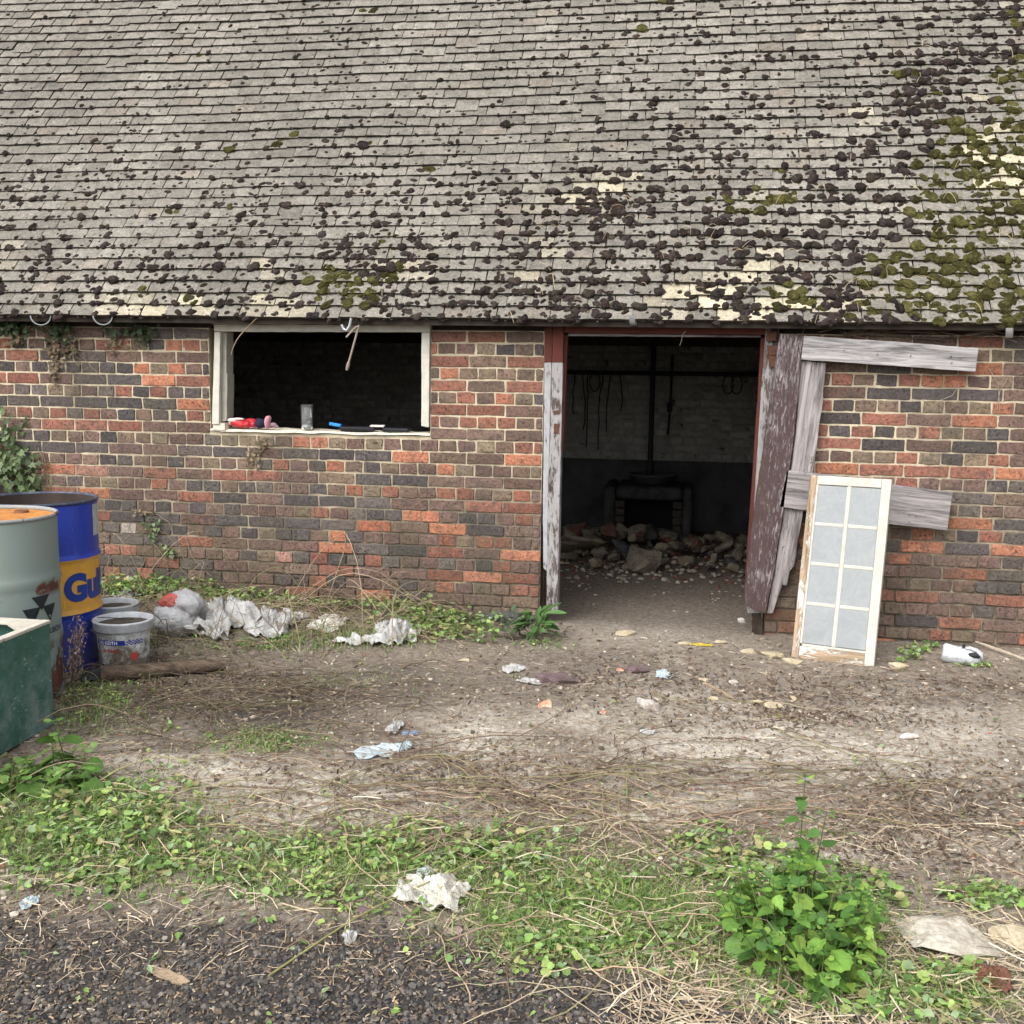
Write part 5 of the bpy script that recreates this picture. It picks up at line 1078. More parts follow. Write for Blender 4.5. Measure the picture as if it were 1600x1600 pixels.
# dented white jug
p = on_ground(1503, 1036); jt = thing('plastic_jug', 'dented white plastic jug lying on its side by the wall', 'jug', p)
prof = [(.001, -.105), (.045, -.105), (.056, -.095), (.058, -.03), (.057, .03), (.05, .07), (.035, .09), (.03, .10), (.028, .10), (.033, .088), (.048, .066)]
B = Bag().lathe([(r_, z) for r_, z in prof], (0, 0, 0), 40); V = B.V[0]; V = np.stack([V[:, 2], V[:, 0], V[:, 1]], -1); n_ = fbm(V*14, 3, 4); V = V*(1+.12*n_)[:, None]; V[:, 2] = V[:, 2]*.95-.012*np.exp(-((V[:, 0]+.02)/.03)**2)*(V[:, 2] > 0); B.V[0] = V
m_jug = film_mat('white_jug_plastic', (.66, .69, .74), (.56, .58, .62), .4); Mj = Matrix.Translation((p[0], p[1], p[2]+.048)) @ Matrix.Rotation(-.25, 4, 'Z') @ Matrix.Rotation(.06, 4, 'Y')
B.build('body', m_jug, jt, Mj, True)
Bag().tube([(.01, -.03, .045), (.035, -.04, .055), (.07, -.045, .045), (.095, -.04, .02), (.10, -.03, -.005)], .009, 8).build('handle', m_jug, jt, Mj, True)
Bag().tube([(.03, -.045, .018), (.06, -.052, .022), (.085, -.045, .012)], [.010, .016, .008], 10).build('finger_hole', m_dark, jt, Mj, True)
Bag().box((-.008, -.035, .048), (.008, -.012, .062)).build('black_clip', m_dark, jt, Mj)

# ================================================================== VEGETATION
def leaf_tpl(kind):
    """outline in the XY plane, stalk end at the origin, tip at +Y; fan of triangles folded along the midrib"""
    if kind == 'nettle':
        L = []; n = 9
        for i in range(n+1):
            t = i/n; w_ = .36*math.sin(math.pi*min(1, t*1.02)**.62)*(1-.25*t); w_ *= (1.0 if i % 2 else .80); L.append((w_, t))
        pts = [(0, 0)]+[(x, y) for x, y in L[1:-1]]+[(0, 1.0)]+[(-x, y) for x, y in L[1:-1][::-1]]
    elif kind == 'round':
        pts = []; n = 18
        for i in range(n):
            a = -math.pi/2+2*math.pi*(i+.5)/n; r_ = .5*(1+.07*(-1)**i); pts.append((r_*1.08*math.cos(a), .46+r_*math.sin(a)*(.95)))
        pts[0] = (.10, .10); pts[-1] = (-.10, .10); pts.insert(0, (0, .16))
    elif kind == 'ivy':
        pts = [(0, .12), (.22, 0), (.48, .10), (.36, .33), (.46, .55), (.20, .58), (0, 1.0), (-.20, .58), (-.46, .55), (-.36, .33), (-.48, .10), (-.22, 0)]
    elif kind == 'lance':
        pts = [(0, 0), (.07, .12), (.13, .4), (.14, .6), (.09, .82), (0, 1.0), (-.09, .82), (-.14, .6), (-.13, .4), (-.07, .12)]
    P = np.array(pts); z = -.22*np.abs(P[:, 0])*.4+.10*np.abs(P[:, 0])-.18*(P[:, 1]-.3)**2; V = np.c_[P, z+.05*np.abs(P[:, 0])*3*(.5-P[:, 1])]
    c = np.array([[0, .45, -.03]]); n = len(V); return np.concatenate([V, c]), np.array([(i, (i+1) % n, n) for i in range(n)])
LT = {k: leaf_tpl(k) for k in ('nettle', 'round', 'ivy', 'lance')}
def leaf_frames(n, yaw, pitch, roll): return rotz(yaw) @ rotx(pitch) @ roty(roll)
GREENS = np.array([(.20, .34, .08), (.27, .41, .13), (.115, .21, .055), (.28, .38, .20), (.34, .45, .13), (.36, .33, .15)])
m_leaf = vcol('green_leaf', .55, .25, 55, .35, .35, .004, .28); m_grass = vcol('grass_blade', .6, .2, 30, .3, 0, .004, .25); m_dry = vcol('dry_litter', .85, .25, 60, .15, 0)
def add_leaves(bag, P, yaw, pitch, size, kind, C, roll=None):
    n = len(P); roll = RNG.normal(0, .3, n) if roll is None else roll; V0, T0 = LT[kind]; S = size[:, None, None]*np.eye(3)[None]; S = S*np.array([1, 1, 1.0])
    curl = RNG.uniform(.3, 2.2, n); S = S.copy(); S[:, 2, 2] *= curl
    bag.many(V0, T0, leaf_frames(n, yaw, pitch, roll) @ S, P, C)
def clump(bag, stems, base, n, spread, hmax, size, kind, greens=GREENS, stalkc=(.16, .19, .08)):
    a = RNG.uniform(0, 6.283, n); r_ = spread*np.sqrt(RNG.random(n)); h = hmax*(.25+.75*RNG.random(n))*(1-.35*r_/max(spread, 1e-3))
    P = np.c_[base[0]+r_*np.cos(a), base[1]+r_*np.sin(a), base[2]+h]; yaw = a-math.pi/2+RNG.normal(0, .7, n); sz = size*RNG.uniform(.6, 1.2, n)
    C = greens[RNG.integers(0, len(greens), n)]*RNG.uniform(.7, 1.25, (n, 1)); add_leaves(bag, P, yaw, RNG.normal(-.15, .42, n), sz, kind, C)
    if stems is not None:
        w_ = .0012; b0 = np.c_[base[0]+.3*r_*np.cos(a), base[1]+.3*r_*np.sin(a), np.full(n, base[2]-.005)]; sd_ = np.c_[-np.sin(a), np.cos(a), np.zeros(n)]*w_
        V = np.stack([b0-sd_, b0+sd_, P+sd_, P-sd_], 1); stems.add(V.reshape(-1, 3), None, np.arange(n*4).reshape(-1, 4), np.repeat(np.array(stalkc)*RNG.uniform(.7, 1.2, (n, 1)), 4, 0))
def gpos(px, py):
    p = G(px, py, .05 if py < 1000 else 0.0)
    if p[1] > -.05 and py < 990 and px < 850: p = W(px, py, 0.0); p[1] = -.05-abs(RNG.normal(0, .09))   # grows against the foot of the wall
    p[2] = float(gh(p[0], p[1])); return p
cover = Bag(); 
PATCH = [(110,1285,150,66,120,'nettle',.030,.05),(60,1225,60,24,40,'round',.036,.07),(90,1300,110,44,70,'round',.030,.07),(230,1290,70,40,40,'nettle',.034,.07),(220,1250,60,36,36,'round',.032,.05),(170,1360,170,44,55,'round',.028,.04),(430,1330,120,34,70,'nettle',.030,.05),(590,1322,130,34,70,'nettle',.034,.05),(770,1335,90,34,60,'round',.028,.06),(540,1400,160,36,50,'nettle',.026,.03),
         (900,1395,140,50,75,'nettle',.026,.04),(1000,1465,150,46,85,'nettle',.028,.04),(880,1480,130,36,60,'round',.026,.04),(1170,1350,90,36,50,'round',.030,.06),(1100,1308,60,16,16,'nettle',.024,.04),(1330,1395,70,26,46,'round',.030,.06),(1440,1560,130,40,46,'round',.030,.04),(1570,1405,70,14,34,'ivy',.032,.05),(1300,1540,90,40,36,'nettle',.026,.04),
         (420,1160,84,16,60,'nettle',.016,.03),(150,1100,60,34,46,'nettle',.020,.05),(230,912,70,20,70,'ivy',.042,.17),(300,905,40,18,30,'ivy',.040,.14),(690,972,75,24,95,'ivy',.038,.11),(640,950,40,12,20,'ivy',.032,.06),(340,925,70,16,50,'ivy',.036,.10),(440,940,80,14,40,'nettle',.030,.09),(560,948,80,12,44,'ivy',.032,.08),(160,1000,60,30,30,'nettle',.026,.06),(400,1000,90,14,36,'nettle',.022,.05),(480,1002,70,14,26,'nettle',.016,.05),(600,1004,80,10,30,'nettle',.018,.05),(1430,1020,26,12,14,'ivy',.036,.08),(1525,1036,24,7,10,'nettle',.03,.05),(840,1010,50,10,14,'nettle',.02,.04),(-120,1290,100,70,60,'round',.034,.07),(1720,1420,90,40,30,'round',.03,.05)]
for (cx, cy, rx, ry, n, kind, sz, hm) in PATCH:
    for _ in range(n):
        p = gpos(cx+RNG.normal(0, rx*.62), cy+RNG.normal(0, ry*.62))
        if p[1] > -.04: continue
        u_ = RNG.random(); k2 = kind if u_ < .6 or kind == 'ivy' else 'lance' if u_ < .85 else 'nettle'; clump(cover, cover, p, int(RNG.integers(4, 11)), RNG.uniform(.02, .06), hm*RNG.uniform(.5, 1.2), sz*(1.35 if k2 == 'lance' else .92), k2)
for _ in range(130):   # stray sprigs anywhere in the yard
    p = gpos(RNG.uniform(-150, 1750), RNG.uniform(1000, 1600)); clump(cover, cover, p, int(RNG.integers(1, 5)), .03, .025, .024, 'nettle')
# grass: cut and growing blades
def blades(bag, P, L, wd, C, lay):
    n = len(P); a = RNG.uniform(0, 6.283, n); out = np.c_[np.cos(a), np.sin(a), np.zeros(n)]; sd_ = np.c_[-np.sin(a), np.cos(a), np.zeros(n)]*wd[:, None]; up_ = np.array([0, 0, 1.0])
    p0 = P; p1 = P+out*(L*.45*lay)[:, None]+up_*(L*.55*(1-lay*.85))[:, None]; p2 = P+out*(L*(.55+.45*lay))[:, None]+up_*(L*.75*(1-lay*.95)+.004)[:, None]
    V = np.stack([p0-sd_, p0+sd_, p1+sd_*.8, p1-sd_*.8, p2], 1); o = (np.arange(n)*5)[:, None]
    bag.add(V.reshape(-1, 3), np.array([[3, 2, 4]])+o, np.array([[0, 1, 2, 3]])+o, np.repeat(C, 5, 0))
gr = Bag()
for (cx, cy, rx, ry, n, L, lay) in [(110,1290,170,70,3200,.07,.5),(600,1350,420,50,5200,.065,.75),(950,1430,200,60,4600,.075,.75),(1250,1470,180,80,2400,.07,.7),(150,1110,70,40,700,.07,.35),(480,1003,80,14,500,.08,.4),(600,1006,90,10,500,.08,.4),(420,1162,90,18,500,.04,.4),(700,975,80,20,400,.06,.4),(300,1000,120,20,300,.07,.4),(560,1065,160,20,200,.06,.6),(1460,1560,150,40,700,.07,.8),(-120,1300,120,80,500,.06,.5)]:
    px = cx+RNG.normal(0, rx*.6, n); py = cy+RNG.normal(0, ry*.6, n); P = np.array([G(a, b) for a, b in zip(px, py)]); P = P[P[:, 1] < -.03]; P[:, 2] = gh(P[:, 0], P[:, 1]); m_ = len(P)
    C = np.array([(.165, .285, .06), (.25, .36, .10), (.09, .16, .04), (.40, .37, .20)])[RNG.choice(4, m_, p=[.4, .25, .2, .15])]*RNG.uniform(.7, 1.2, (m_, 1)); blades(gr, P, L*RNG.uniform(.4, 1.3, m_), RNG.uniform(.0008, .0022, m_), C, np.clip(lay+RNG.normal(0, .2, m_), 0, 1))
tag(cover.build('weeds', m_leaf), 'low green weeds and ground ivy sprawling across the front of the yard', 'weeds', None, 'stuff')
tag(gr.build('grass', m_grass), 'cut and growing grass blades among the yard weeds', 'grass', None, 'stuff')

# straw, chips, twigs
def flakes(bag, P, L, wd, C, tilt=.12, lift=.003):
    n = len(P); M = rotz(RNG.uniform(0, 6.283, n)) @ roty(RNG.normal(0, tilt, n)) @ rotx(RNG.normal(0, .5, n)); b = RNG.normal(0, .035, n)
    V = np.zeros((n, 6, 3)); V[:, :, 0] = np.array([-.5, -.5, 0, 0, .5, .5])[None]*L[:, None]; V[:, :, 1] = np.array([-.5, .5, -.5, .5, -.5, .5])[None]*wd[:, None]; V[:, 2:4, 1] += (b*L)[:, None]; V[:, 2:4, 2] += (np.abs(RNG.normal(0, .025, n))*L)[:, None]
    V = np.einsum('nij,nmj->nmi', M, V)+P[:, None]; zmin = V[:, :, 2].min(1)-P[:, 2]; V[:, :, 2] += (lift-zmin*.8)[:, None]; o = (np.arange(n)*6)[:, None, None]
    bag.add(V.reshape(-1, 3), None, np.array([[[0, 2, 3, 1], [2, 4, 5, 3]]])+o, np.repeat(C, 6, 0))
def spread(n, x0, x1, y0, y1):
    px = RNG.uniform(x0, x1, n); py = RNG.uniform(y0, y1, n); P = np.array([G(a, b) for a, b in zip(px, py)]); ok = P[:, 1] < -.02; P = P[ok]; P[:, 2] = gh(P[:, 0], P[:, 1]); return P
TAN = np.array([(.46, .37, .25), (.36, .28, .19), (.26, .19, .13), (.56, .48, .36), (.18, .13, .09)])
sb = Bag()
def put(P, L0, L1, w0, w1, pal, p=None, tilt=.12, lift=.003):
    n = len(P); C = pal[RNG.choice(len(pal), n, p=p)]*RNG.uniform(.7, 1.2, (n, 1)); flakes(sb, P, RNG.uniform(L0, L1, n), RNG.uniform(w0, w1, n), C, tilt, lift)
put(spread(6000, -200, 1800, 990, 1330), .012, .06, .0015, .004, TAN); put(spread(3000, -200, 1800, 1280, 1530), .015, .08, .0010, .0030, TAN, [.3, .25, .2, .15, .1]); put(spread(800, -200, 1800, 1250, 1470), .04, .14, .0015, .0035, TAN, [.4, .2, .05, .35, 0], .1, .035); put(spread(3600, -200, 1150, 1420, 1640), .005, .022, .002, .005, TAN, [.08, .18, .36, .03, .35])
put(spread(1500, 950, 1650, 1430, 1640), .04, .16, .002, .0045, TAN, [.45, .2, .05, .3, 0]); put(spread(700, 700, 1400, 1290, 1500), .03, .13, .0018, .004, TAN, [.4, .25, .1, .25, 0]); put(spread(9000, 700, 1800, 1010, 1400), .006, .03, .0012, .004, TAN, [.15, .25, .35, .1, .15]); put(spread(3500, -100, 760, 950, 1200), .01, .05, .0012, .004, TAN, [.1, .2, .35, .05, .3])
DKL = np.array([(.10, .07, .05), (.15, .105, .075), (.07, .052, .042), (.22, .16, .11)])
def spread_b(n, cx, cy, rx, ry):
    P = np.array([G(a, b) for a, b in zip(cx+RNG.normal(0, rx*.6, n), cy+RNG.normal(0, ry*.6, n))]); P = P[P[:, 1] < -.03]; P[:, 2] = gh(P[:, 0], P[:, 1]); return P
for (n, cx, cy, rx, ry) in ((1100,1350,1075,330,24),(700,1480,1250,170,60),(900,980,1060,200,40),(1600,300,1070,220,50),(1800,560,975,300,26),(1300,170,1010,90,40),(900,760,1210,300,40),(500,1380,1330,200,40),(700,1250,1120,200,20)):
    put(spread_b(n, cx, cy, rx, ry), .008, .035, .003, .010, DKL, [.3, .3, .25, .15], .35, .004)
put(spread(2600, -200, 1800, 1020, 1330), .04, .20, .0011, .0024, np.array([(.17, .115, .08), (.23, .165, .115), (.12, .085, .065)]), None, .05, .004)
tag(sb.build('straw_litter', m_dry), 'straw, wood shreds and dead stalks littering the yard', 'straw', None, 'stuff')
tw = Bag(); TWC = np.array([(.22, .155, .11), (.30, .22, .15), (.15, .105, .08), (.34, .28, .19), (.24, .22, .11)])
def twig(px, py, L, ang, r_, arch, C, bend):
    p = gpos(px, py); n = 10; s = np.linspace(-.5, .5, n); d = np.array([math.cos(ang), math.sin(ang)]); nrm = np.array([-d[1], d[0]])
    XY = p[:2]+s[:, None]*L*d+(bend*(s**2-.1)*L+.03*L*np.sin(s*9+px))[:, None]*nrm; XY[:, 1] = np.minimum(XY[:, 1], -.03); Z = gh(XY[:, 0], XY[:, 1])+r_+.002+np.clip(arch*(.25-s**2)*4+.004*np.sin(s*23+py), 0, 9)
    tw.tube(np.c_[XY, Z], np.linspace(r_, r_*.55, n), 4, C, False)
for (n, cx, cy, rx, ry, L0, L1, arch, dk) in [(110,740,1235,380,90,.25,1.1,.025,1),(70,900,1275,320,70,.2,.9,.02,1),(230,350,1095,240,60,.2,.8,.04,.55),(170,480,975,260,32,.2,.9,.09,1.0),(60,560,965,220,18,.5,1.3,.16,1.15),(30,250,960,110,20,.4,.9,.2,1.1),(70,1180,1210,260,70,.2,.8,.012,.9),(60,1300,1090,260,50,.1,.4,.008,.9),(60,480,1280,260,60,.2,.8,.03,1.1),(40,1000,1500,260,60,.2,.6,.05,1.2),(30,180,1200,120,60,.2,.5,.05,1.2),(45,200,1010,110,40,.15,.5,.1,.7),(45,1400,1240,170,60,.2,.7,.012,.9)]:
    for _ in range(n):
        ang = RNG.normal(0, .75) if RNG.random() < .6 else RNG.uniform(0, 3.14)
        px_ = cx+RNG.normal(0, rx*.62); px_ = min(px_, 690-RNG.uniform(0, 60)) if arch > .08 else px_
        twig(px_, cy+RNG.normal(0, ry*.62), RNG.uniform(L0, L1)*(.8 if arch > .08 else 1), ang, RNG.uniform(.0011, .0030), abs(RNG.normal(0, arch)), TWC[RNG.integers(0, 5)]*RNG.uniform(.6, 1.2)*dk, RNG.normal(0, .35))
tag(tw.build('twigs', vcol('twig_bark', .85, .25, 40, .2, 0)), 'tangle of cut bramble stems and dry twigs strewn over the yard', 'twigs', None, 'stuff')
def bramble(pts, r_, c, label):
    P = np.array([on_ground(x, y)+np.array([0, 0, z]) for x, y, z in pts]); t = np.linspace(0, len(P)-1, 26); Q = np.stack([np.interp(t, range(len(P)), P[:, j]) for j in range(3)], -1)
    for _ in range(4): Q[1:-1] = (Q[:-2]+2*Q[1:-1]+Q[2:])/4
    o = Bag().tube(Q, np.linspace(r_, r_*.6, 26), 6).build('bramble_runner', simple('bramble', c, .7, .25, 30)); recenter(o); tag(o, label, 'stem')
bramble([(420,1530,.01),(560,1440,.02),(700,1380,.035),(860,1300,.03),(960,1250,.01)], .0030, (.26, .25, .10), 'long yellow-green bramble stem slanting across the foreground weeds')
bramble([(470,1275,.01),(560,1240,.02),(690,1200,.03),(820,1160,.03),(900,1100,.01)], .0028, (.22, .16, .10), 'long brown bramble stem rising right across the pale earth in mid yard')
bramble([(860,1215,.01),(960,1208,.015),(1080,1195,.02),(1200,1188,.01)], .0028, (.20, .19, .09), 'straight greenish stem lying level right of the twig tangle')
bramble([(1060,1290,.01),(1150,1275,.02),(1270,1265,.03),(1370,1248,.02),(1420,1225,.01)], .0028, (.26, .17, .11), 'long tan stem lying behind the nettle clump')

# gravel and chips
gv = Bag(); V0, T0 = ico(1)
def pebbles(P, s0, s1, C):
    n = len(P); s_ = RNG.uniform(s0, s1, n); S = np.zeros((n, 3, 3)); S[:, 0, 0] = s_*RNG.uniform(.8, 1.5, n); S[:, 1, 1] = s_; S[:, 2, 2] = s_*RNG.uniform(.5, .9, n)
    V = V0[None]*(1+.22*RNG.normal(size=(n, len(V0), 1))); M = rotz(RNG.uniform(0, 6.28, n)) @ rotx(RNG.normal(0, .4, n)) @ S
    gv.many(V, T0, M, P+np.c_[np.zeros((n, 2)), s_*.25], C)
P = spread(15000, -200, 1800, 1410, 1660); Q = photo_plan(P[:, 0], P[:, 1]); P = P[RNG.random(len(P)) < asphalt_amt(Q)*.95+.02]; n = len(P)
pebbles(P, .0028, .0085, np.array([(.085, .079, .074), (.125, .112, .10), (.05, .048, .047), (.22, .195, .165), (.12, .092, .068)])[RNG.choice(5, n, p=[.35, .2, .25, .05, .15])]*RNG.uniform(.7, 1.25, (n, 1)))
P = spread(3000, -200, 1800, 985, 1420); n = len(P); pebbles(P, .0025, .009, np.array([(.46, .41, .33), (.30, .25, .19), (.14, .11, .09), (.58, .54, .46), (.33, .13, .08)])[RNG.choice(5, n, p=[.28, .32, .27, .10, .03])]*RNG.uniform(.7, 1.15, (n, 1)))
P = spread(4200, -200, 1800, 985, 1430); n = len(P); pebbles(P, .004, .013, np.array([(.26, .215, .165), (.19, .15, .115), (.12, .095, .075), (.38, .33, .27)])[RNG.choice(4, n, p=[.35, .3, .2, .15])]*RNG.uniform(.75, 1.2, (n, 1)))
tag(gv.build('gravel', vcol('gravel', .9, .3, 90, .2, .4)), 'dark grit, pebbles and chalk crumbs scattered over the yard', 'gravel', None, 'stuff')

# nettle clump in the right foreground
def leafy_stem(fol, stm, base, H, lean, azm, sz, kind, gap, greens, r_=.0022):
    n = max(3, int(H/gap)); d = np.array([math.cos(azm)*lean, math.sin(azm)*lean, 1.0]); d /= np.linalg.norm(d); t = np.linspace(0, 1, 7)
    Pth = base+np.outer(t*H, d)+np.outer(t**2*H*.25*lean, [math.cos(azm), math.sin(azm), -.3]); stm.tube(Pth, np.linspace(r_, r_*.5, 7), 5, np.array((.13, .17, .06))*RNG.uniform(.7, 1.2))
    for i in range(1, n+1):
        f = i/n; p = np.array([np.interp(f, t, Pth[:, j]) for j in range(3)]); a0 = RNG.uniform(0, 3.14)+i*1.57; m_ = 2 if f < .95 else 5; yaw = a0+np.arange(m_)*2*math.pi/m_+RNG.normal(0, .2, m_)
        s_ = sz*(.6+.6*math.sin(math.pi*min(1, f*.8+.15)))*RNG.uniform(.8, 1.15, m_)*(1 if f < .95 else .55); out = np.c_[-np.sin(yaw), np.cos(yaw), np.zeros(m_)]*.012
        add_leaves(fol, p+out, yaw, RNG.normal(.15 if f > .9 else -.25, .25, m_), s_, kind, greens[RNG.integers(0, len(greens), m_)]*RNG.uniform(.75, 1.25, (m_, 1)))
fol, stm = Bag(), Bag(); bb_ = gpos(1255, 1500); NG = np.array([(.125, .25, .045), (.085, .19, .038), (.165, .31, .055), (.065, .145, .034), (.21, .33, .06)])
for _ in range(84):
    a = RNG.uniform(0, 6.28); r_ = .175*math.sqrt(RNG.random()); b = bb_+np.array([r_*math.cos(a)*1.0, r_*math.sin(a)*1.35+.05, 0]); b[2] = float(gh(b[0], b[1])); leafy_stem(fol, stm, b, RNG.uniform(.09, .24)*(1.1-r_*1.5), RNG.uniform(.05, .5), a+RNG.normal(0, .4), RNG.uniform(.036, .055), 'nettle' if RNG.random() < .6 else 'round', .042, NG)
leafy_stem(fol, stm, gpos(1243, 1425)+np.array([0, 0, 0]), .40, .06, 1.2, .066, 'nettle', .055, NG, .003); leafy_stem(fol, stm, gpos(1262, 1430), .31, .12, .5, .058, 'nettle', .05, NG, .003)
t = thing('nettle_clump', 'dense bright green nettle clump with one taller shoot in the right foreground', 'plant', bb_); tag(stm.build('stems', m_grass, t), kind='stuff'); tag(fol.build('foliage', m_leaf, t), kind='stuff')
# broad leaved weed at the foot of the tank
fol, stm = Bag(), Bag(); b0 = gpos(70, 1215)
for (px, py, H) in ((20,1225,.08),(60,1225,.12),(85,1205,.17),(105,1205,.20),(122,1222,.15),(45,1240,.08),(95,1240,.10),(15,1250,.07),(130,1240,.09)):
    leafy_stem(fol, stm, gpos(px, py), H, RNG.uniform(.05, .3), RNG.uniform(0, 6), .075, 'round', .07, np.array([(.11, .21, .045), (.085, .175, .035), (.14, .24, .06)]), .0028)
t = thing('broadleaf_weed', 'fresh green broad leaved weed growing at the foot of the green tank', 'plant', b0); tag(stm.build('stems', m_grass, t), kind='stuff'); tag(fol.build('foliage', m_leaf, t), kind='stuff')
# weed beside the door post
fol, stm = Bag(), Bag(); b0 = gpos(838, 1000)
for _ in range(46):
    a = RNG.uniform(0, 6.28); h = RNG.uniform(.03, .17); add_leaves(fol, (b0+np.array([.05*math.cos(a), .04*math.sin(a), h]))[None], np.array([a-1.57]), np.array([RNG.normal(-.1, .5)]), np.array([RNG.uniform(.08, .14)]), 'lance', np.array([(.085, .18, .05)])*RNG.uniform(.7, 1.35))
for k in range(7):
    a = k*.9; stm.tube([b0, b0+np.array([.03*math.cos(a), .03*math.sin(a), .08]), b0+np.array([.06*math.cos(a), .05*math.sin(a), .15])], .002, 4, (.12, .17, .07))
t = thing('dock_plant', 'leafy green dock plant beside the left door post', 'plant', b0); tag(stm.build('stems', m_grass, t), kind='stuff'); tag(fol.build('foliage', m_leaf, t), kind='stuff')
fol, stm = Bag(), Bag(); b0 = gpos(800, 1000)
for k in range(9):
    a = k*.75; e = b0+np.array([.10*math.cos(a), .05*math.sin(a), RNG.uniform(.06, .22)]); stm.tube([b0, (b0+e)/2+np.array([0, 0, .03]), e], .0016, 4, (.15, .12, .08))
    for j in range(5): add_leaves(fol, (b0+(e-b0)*RNG.uniform(.4, 1))[None]+RNG.normal(0, .015, (1, 3)), RNG.uniform(0, 6, 1), RNG.normal(0, .5, 1), np.array([RNG.uniform(.035, .06)]), 'nettle', np.array([(.09, .15, .075)])*RNG.uniform(.6, 1.2))
t = thing('bramble_sprig', 'small grey-green bramble sprig against the wall left of the dock plant', 'plant', b0); tag(stm.build('stems', m_grass, t), kind='stuff'); tag(fol.build('foliage', m_leaf, t), kind='stuff')
# dead seed head by the drums
fol, stm = Bag(), Bag(); b0 = gpos(112, 1085); top = W(126, 955, b0[1]); 
for k in range(6):
    e = top+np.array([RNG.normal(0, .025), RNG.normal(0, .03), RNG.uniform(-.22, .01)]); stm.tube([b0, b0*.5+e*.5+np.array([RNG.normal(0, .012), 0, 0]), e], .0022, 4, (.14, .10, .075))
    for j in range(80):
        f = RNG.uniform(.35, 1.02); p = b0+(e-b0)*f+RNG.normal(0, .016, 3); blades(fol, p[None], np.array([RNG.uniform(.010, .03)]), np.array([.0025]), np.array([(.25, .19, .15)])*RNG.uniform(.5, 1.3), np.array([RNG.random()]))
t = thing('dead_plant', 'brown dried seed head standing between the tank and the muddy bucket', 'plant', b0); tag(stm.build('stems', m_dry, t), kind='stuff'); tag(fol.build('seed_heads', m_dry, t), kind='stuff')

# ivy on the wall
IVG = np.array([(.10, .155, .055), (.14, .20, .085), (.06, .095, .035), (.045, .07, .03), (.17, .22, .11)]); IVD = np.array([(.22, .16, .10), (.15, .105, .07), (.28, .21, .13), (.12, .10, .055)]); IVK = np.array([(.04, .065, .025), (.06, .09, .035), (.03, .045, .02)])
def ivy(label, patches, stems, depth=.05, cat='ivy'):
    fol, stm = Bag(), Bag(); c = W(patches[0][0], patches[0][1], -.02)
    for (cx, cy, rx, ry, n, sz, pal, dp) in patches:
        px = cx+RNG.normal(0, rx*.55, n); py = cy+RNG.normal(0, ry*.55, n); dpt = -.012-dp*RNG.random(n); P = np.array([W(a, b, d) for a, b, d in zip(px, py, dpt)]); ok = P[:, 2] < 1.84; P = P[ok]; m_ = len(P)
        yaw = RNG.normal(math.pi, .8, m_); M = leaf_frames(m_, np.zeros(m_), np.full(m_, math.pi/2*.8)+RNG.normal(0, .3, m_), np.zeros(m_)) @ rotz(yaw) @ roty(RNG.normal(0, .35, m_))
        V0, T0 = LT['ivy']; s_ = sz*RNG.uniform(.6, 1.25, m_); fol.many(V0, T0, M*s_[:, None, None], P, pal[RNG.integers(0, len(pal), m_)]*RNG.uniform(.7, 1.25, (m_, 1)))
    for pts in stems:
        Q = np.array([W(x, y, -.012) for x, y in pts]); tt = np.linspace(0, len(Q)-1, 12); Q = np.stack([np.interp(tt, range(len(Q)), Q[:, j]) for j in range(3)], -1); Q[1:-1] += RNG.normal(0, .004, Q[1:-1].shape)*np.array([1, .3, 1]); stm.tube(Q, np.linspace(.0028, .0016, 12), 4, (.26, .21, .15), False)
    t = thing('ivy', label, cat, (c[0], -.02, max(0, c[2]-.3))); 
    if stems: tag(stm.build('stems', m_dry, t), kind='stuff')
    tag(fol.build('foliage', m_leaf, t), kind='stuff'); return t
ivy('fresh green ivy climbing the wall behind the drums at the left edge', [(12,735,36,40,190,.046,IVG,.10),(10,680,18,26,60,.042,IVG,.06),(45,760,22,16,50,.044,IVG,.06),(-60,720,40,70,150,.046,IVG,.1),(42,655,5,8,7,.03,IVG,.01)], [[(42,655),(25,680),(5,690)],[(5,690),(30,725),(40,745)],[(60,700),(72,735),(80,780)]])
ivy('dark ivy hanging under the eaves in the upper left corner', [(14,512,28,14,90,.04,IVK,.08),(22,530,10,10,24,.034,IVD,.03)], [[(0,500),(20,515),(26,535)]])
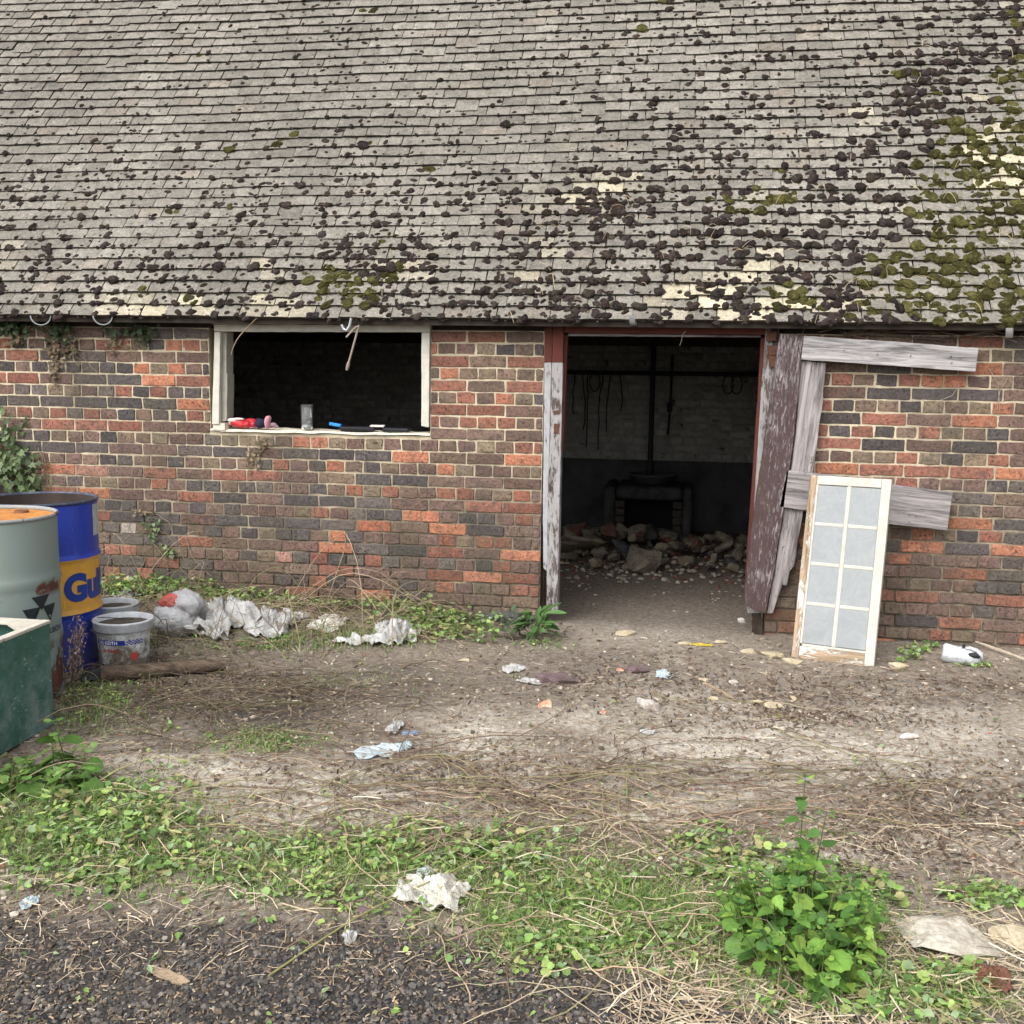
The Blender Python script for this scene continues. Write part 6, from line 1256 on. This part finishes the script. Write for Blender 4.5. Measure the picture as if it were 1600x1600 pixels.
ivy('brown withered ivy hanging between the two left gutter brackets', [(88,518,22,14,60,.036,IVK,.05),(84,548,14,24,60,.032,IVD,.03),(108,540,16,16,36,.032,IVD,.03),(82,588,6,16,20,.026,IVD,.02)], [[(84,505),(80,540),(84,600)],[(100,520),(130,560),(162,592)],[(84,540),(78,575),(82,600)]])
ivy('withered ivy spray left of the window lintel', [(200,512,32,12,60,.036,IVK,.05),(182,535,16,14,30,.032,IVD,.03),(222,528,18,12,24,.03,IVK,.03)], [[(170,505),(195,530),(212,562)],[(210,505),(208,535),(213,560)]])
ivy('small dry ivy sprig on the wall just below the sill gloves', [(408,695,8,10,16,.030,IVD,.02),(398,715,12,14,22,.024,IVD,.02)], [[(404,680),(396,705),(390,742)],[(412,700),(400,722),(390,742)],[(385,690),(386,715),(389,740)],[(562,686),(570,705),(572,745)]])
ivy('thin green ivy shoot on the wall right of the blue drum', [(238,818,12,10,24,.028,IVG,.02),(238,836,7,10,14,.026,IVG,.02),(225,800,26,5,16,.024,IVD,.02),(262,862,12,14,16,.034,IVG,.02)], [[(205,797),(245,803),(262,815),(270,830)],[(240,850),(255,868),(262,890)],[(290,840),(300,870),(330,900)],[(228,870),(215,900),(200,925)]])
ivy('dry ivy runner on the wall left of the drums', [(70,725,10,7,14,.026,IVD,.02),(60,738,8,5,8,.022,IVD,.02)], [[(66,705),(72,735),(78,760),(82,775)]])
tg = Bag()
for _ in range(46):
    px = RNG.uniform(1320, 1540); py = RNG.uniform(498, 520); Pq = [W(px+RNG.normal(0, 14)+k*RNG.normal(0, 9), py+k*RNG.uniform(-2, 6), -.02-.05*RNG.random()) for k in range(5)]; tg.tube(Pq, RNG.uniform(.0012, .0032), 4, np.array((.20, .155, .12))*RNG.uniform(.5, 1.2), False)
for pts in ([(1545,575),(1560,600),(1562,640),(1560,645)],[(1575,590),(1562,612),(1558,640)],[(1260,505),(1250,530),(1258,560)],[(1310,500),(1318,515),(1330,530)],[(1500,600),(1488,618),(1470,625)]):
    tg.tube([W(x, y, -.02) for x, y in pts], .0018, 4, (.36, .29, .21), False)
p = W(1430, 530, -.03); o = tg.build('dry_vines', m_dry); tag(o, 'tangle of bare dry vines under the eaves above the door rail', 'vines', None, 'stuff')
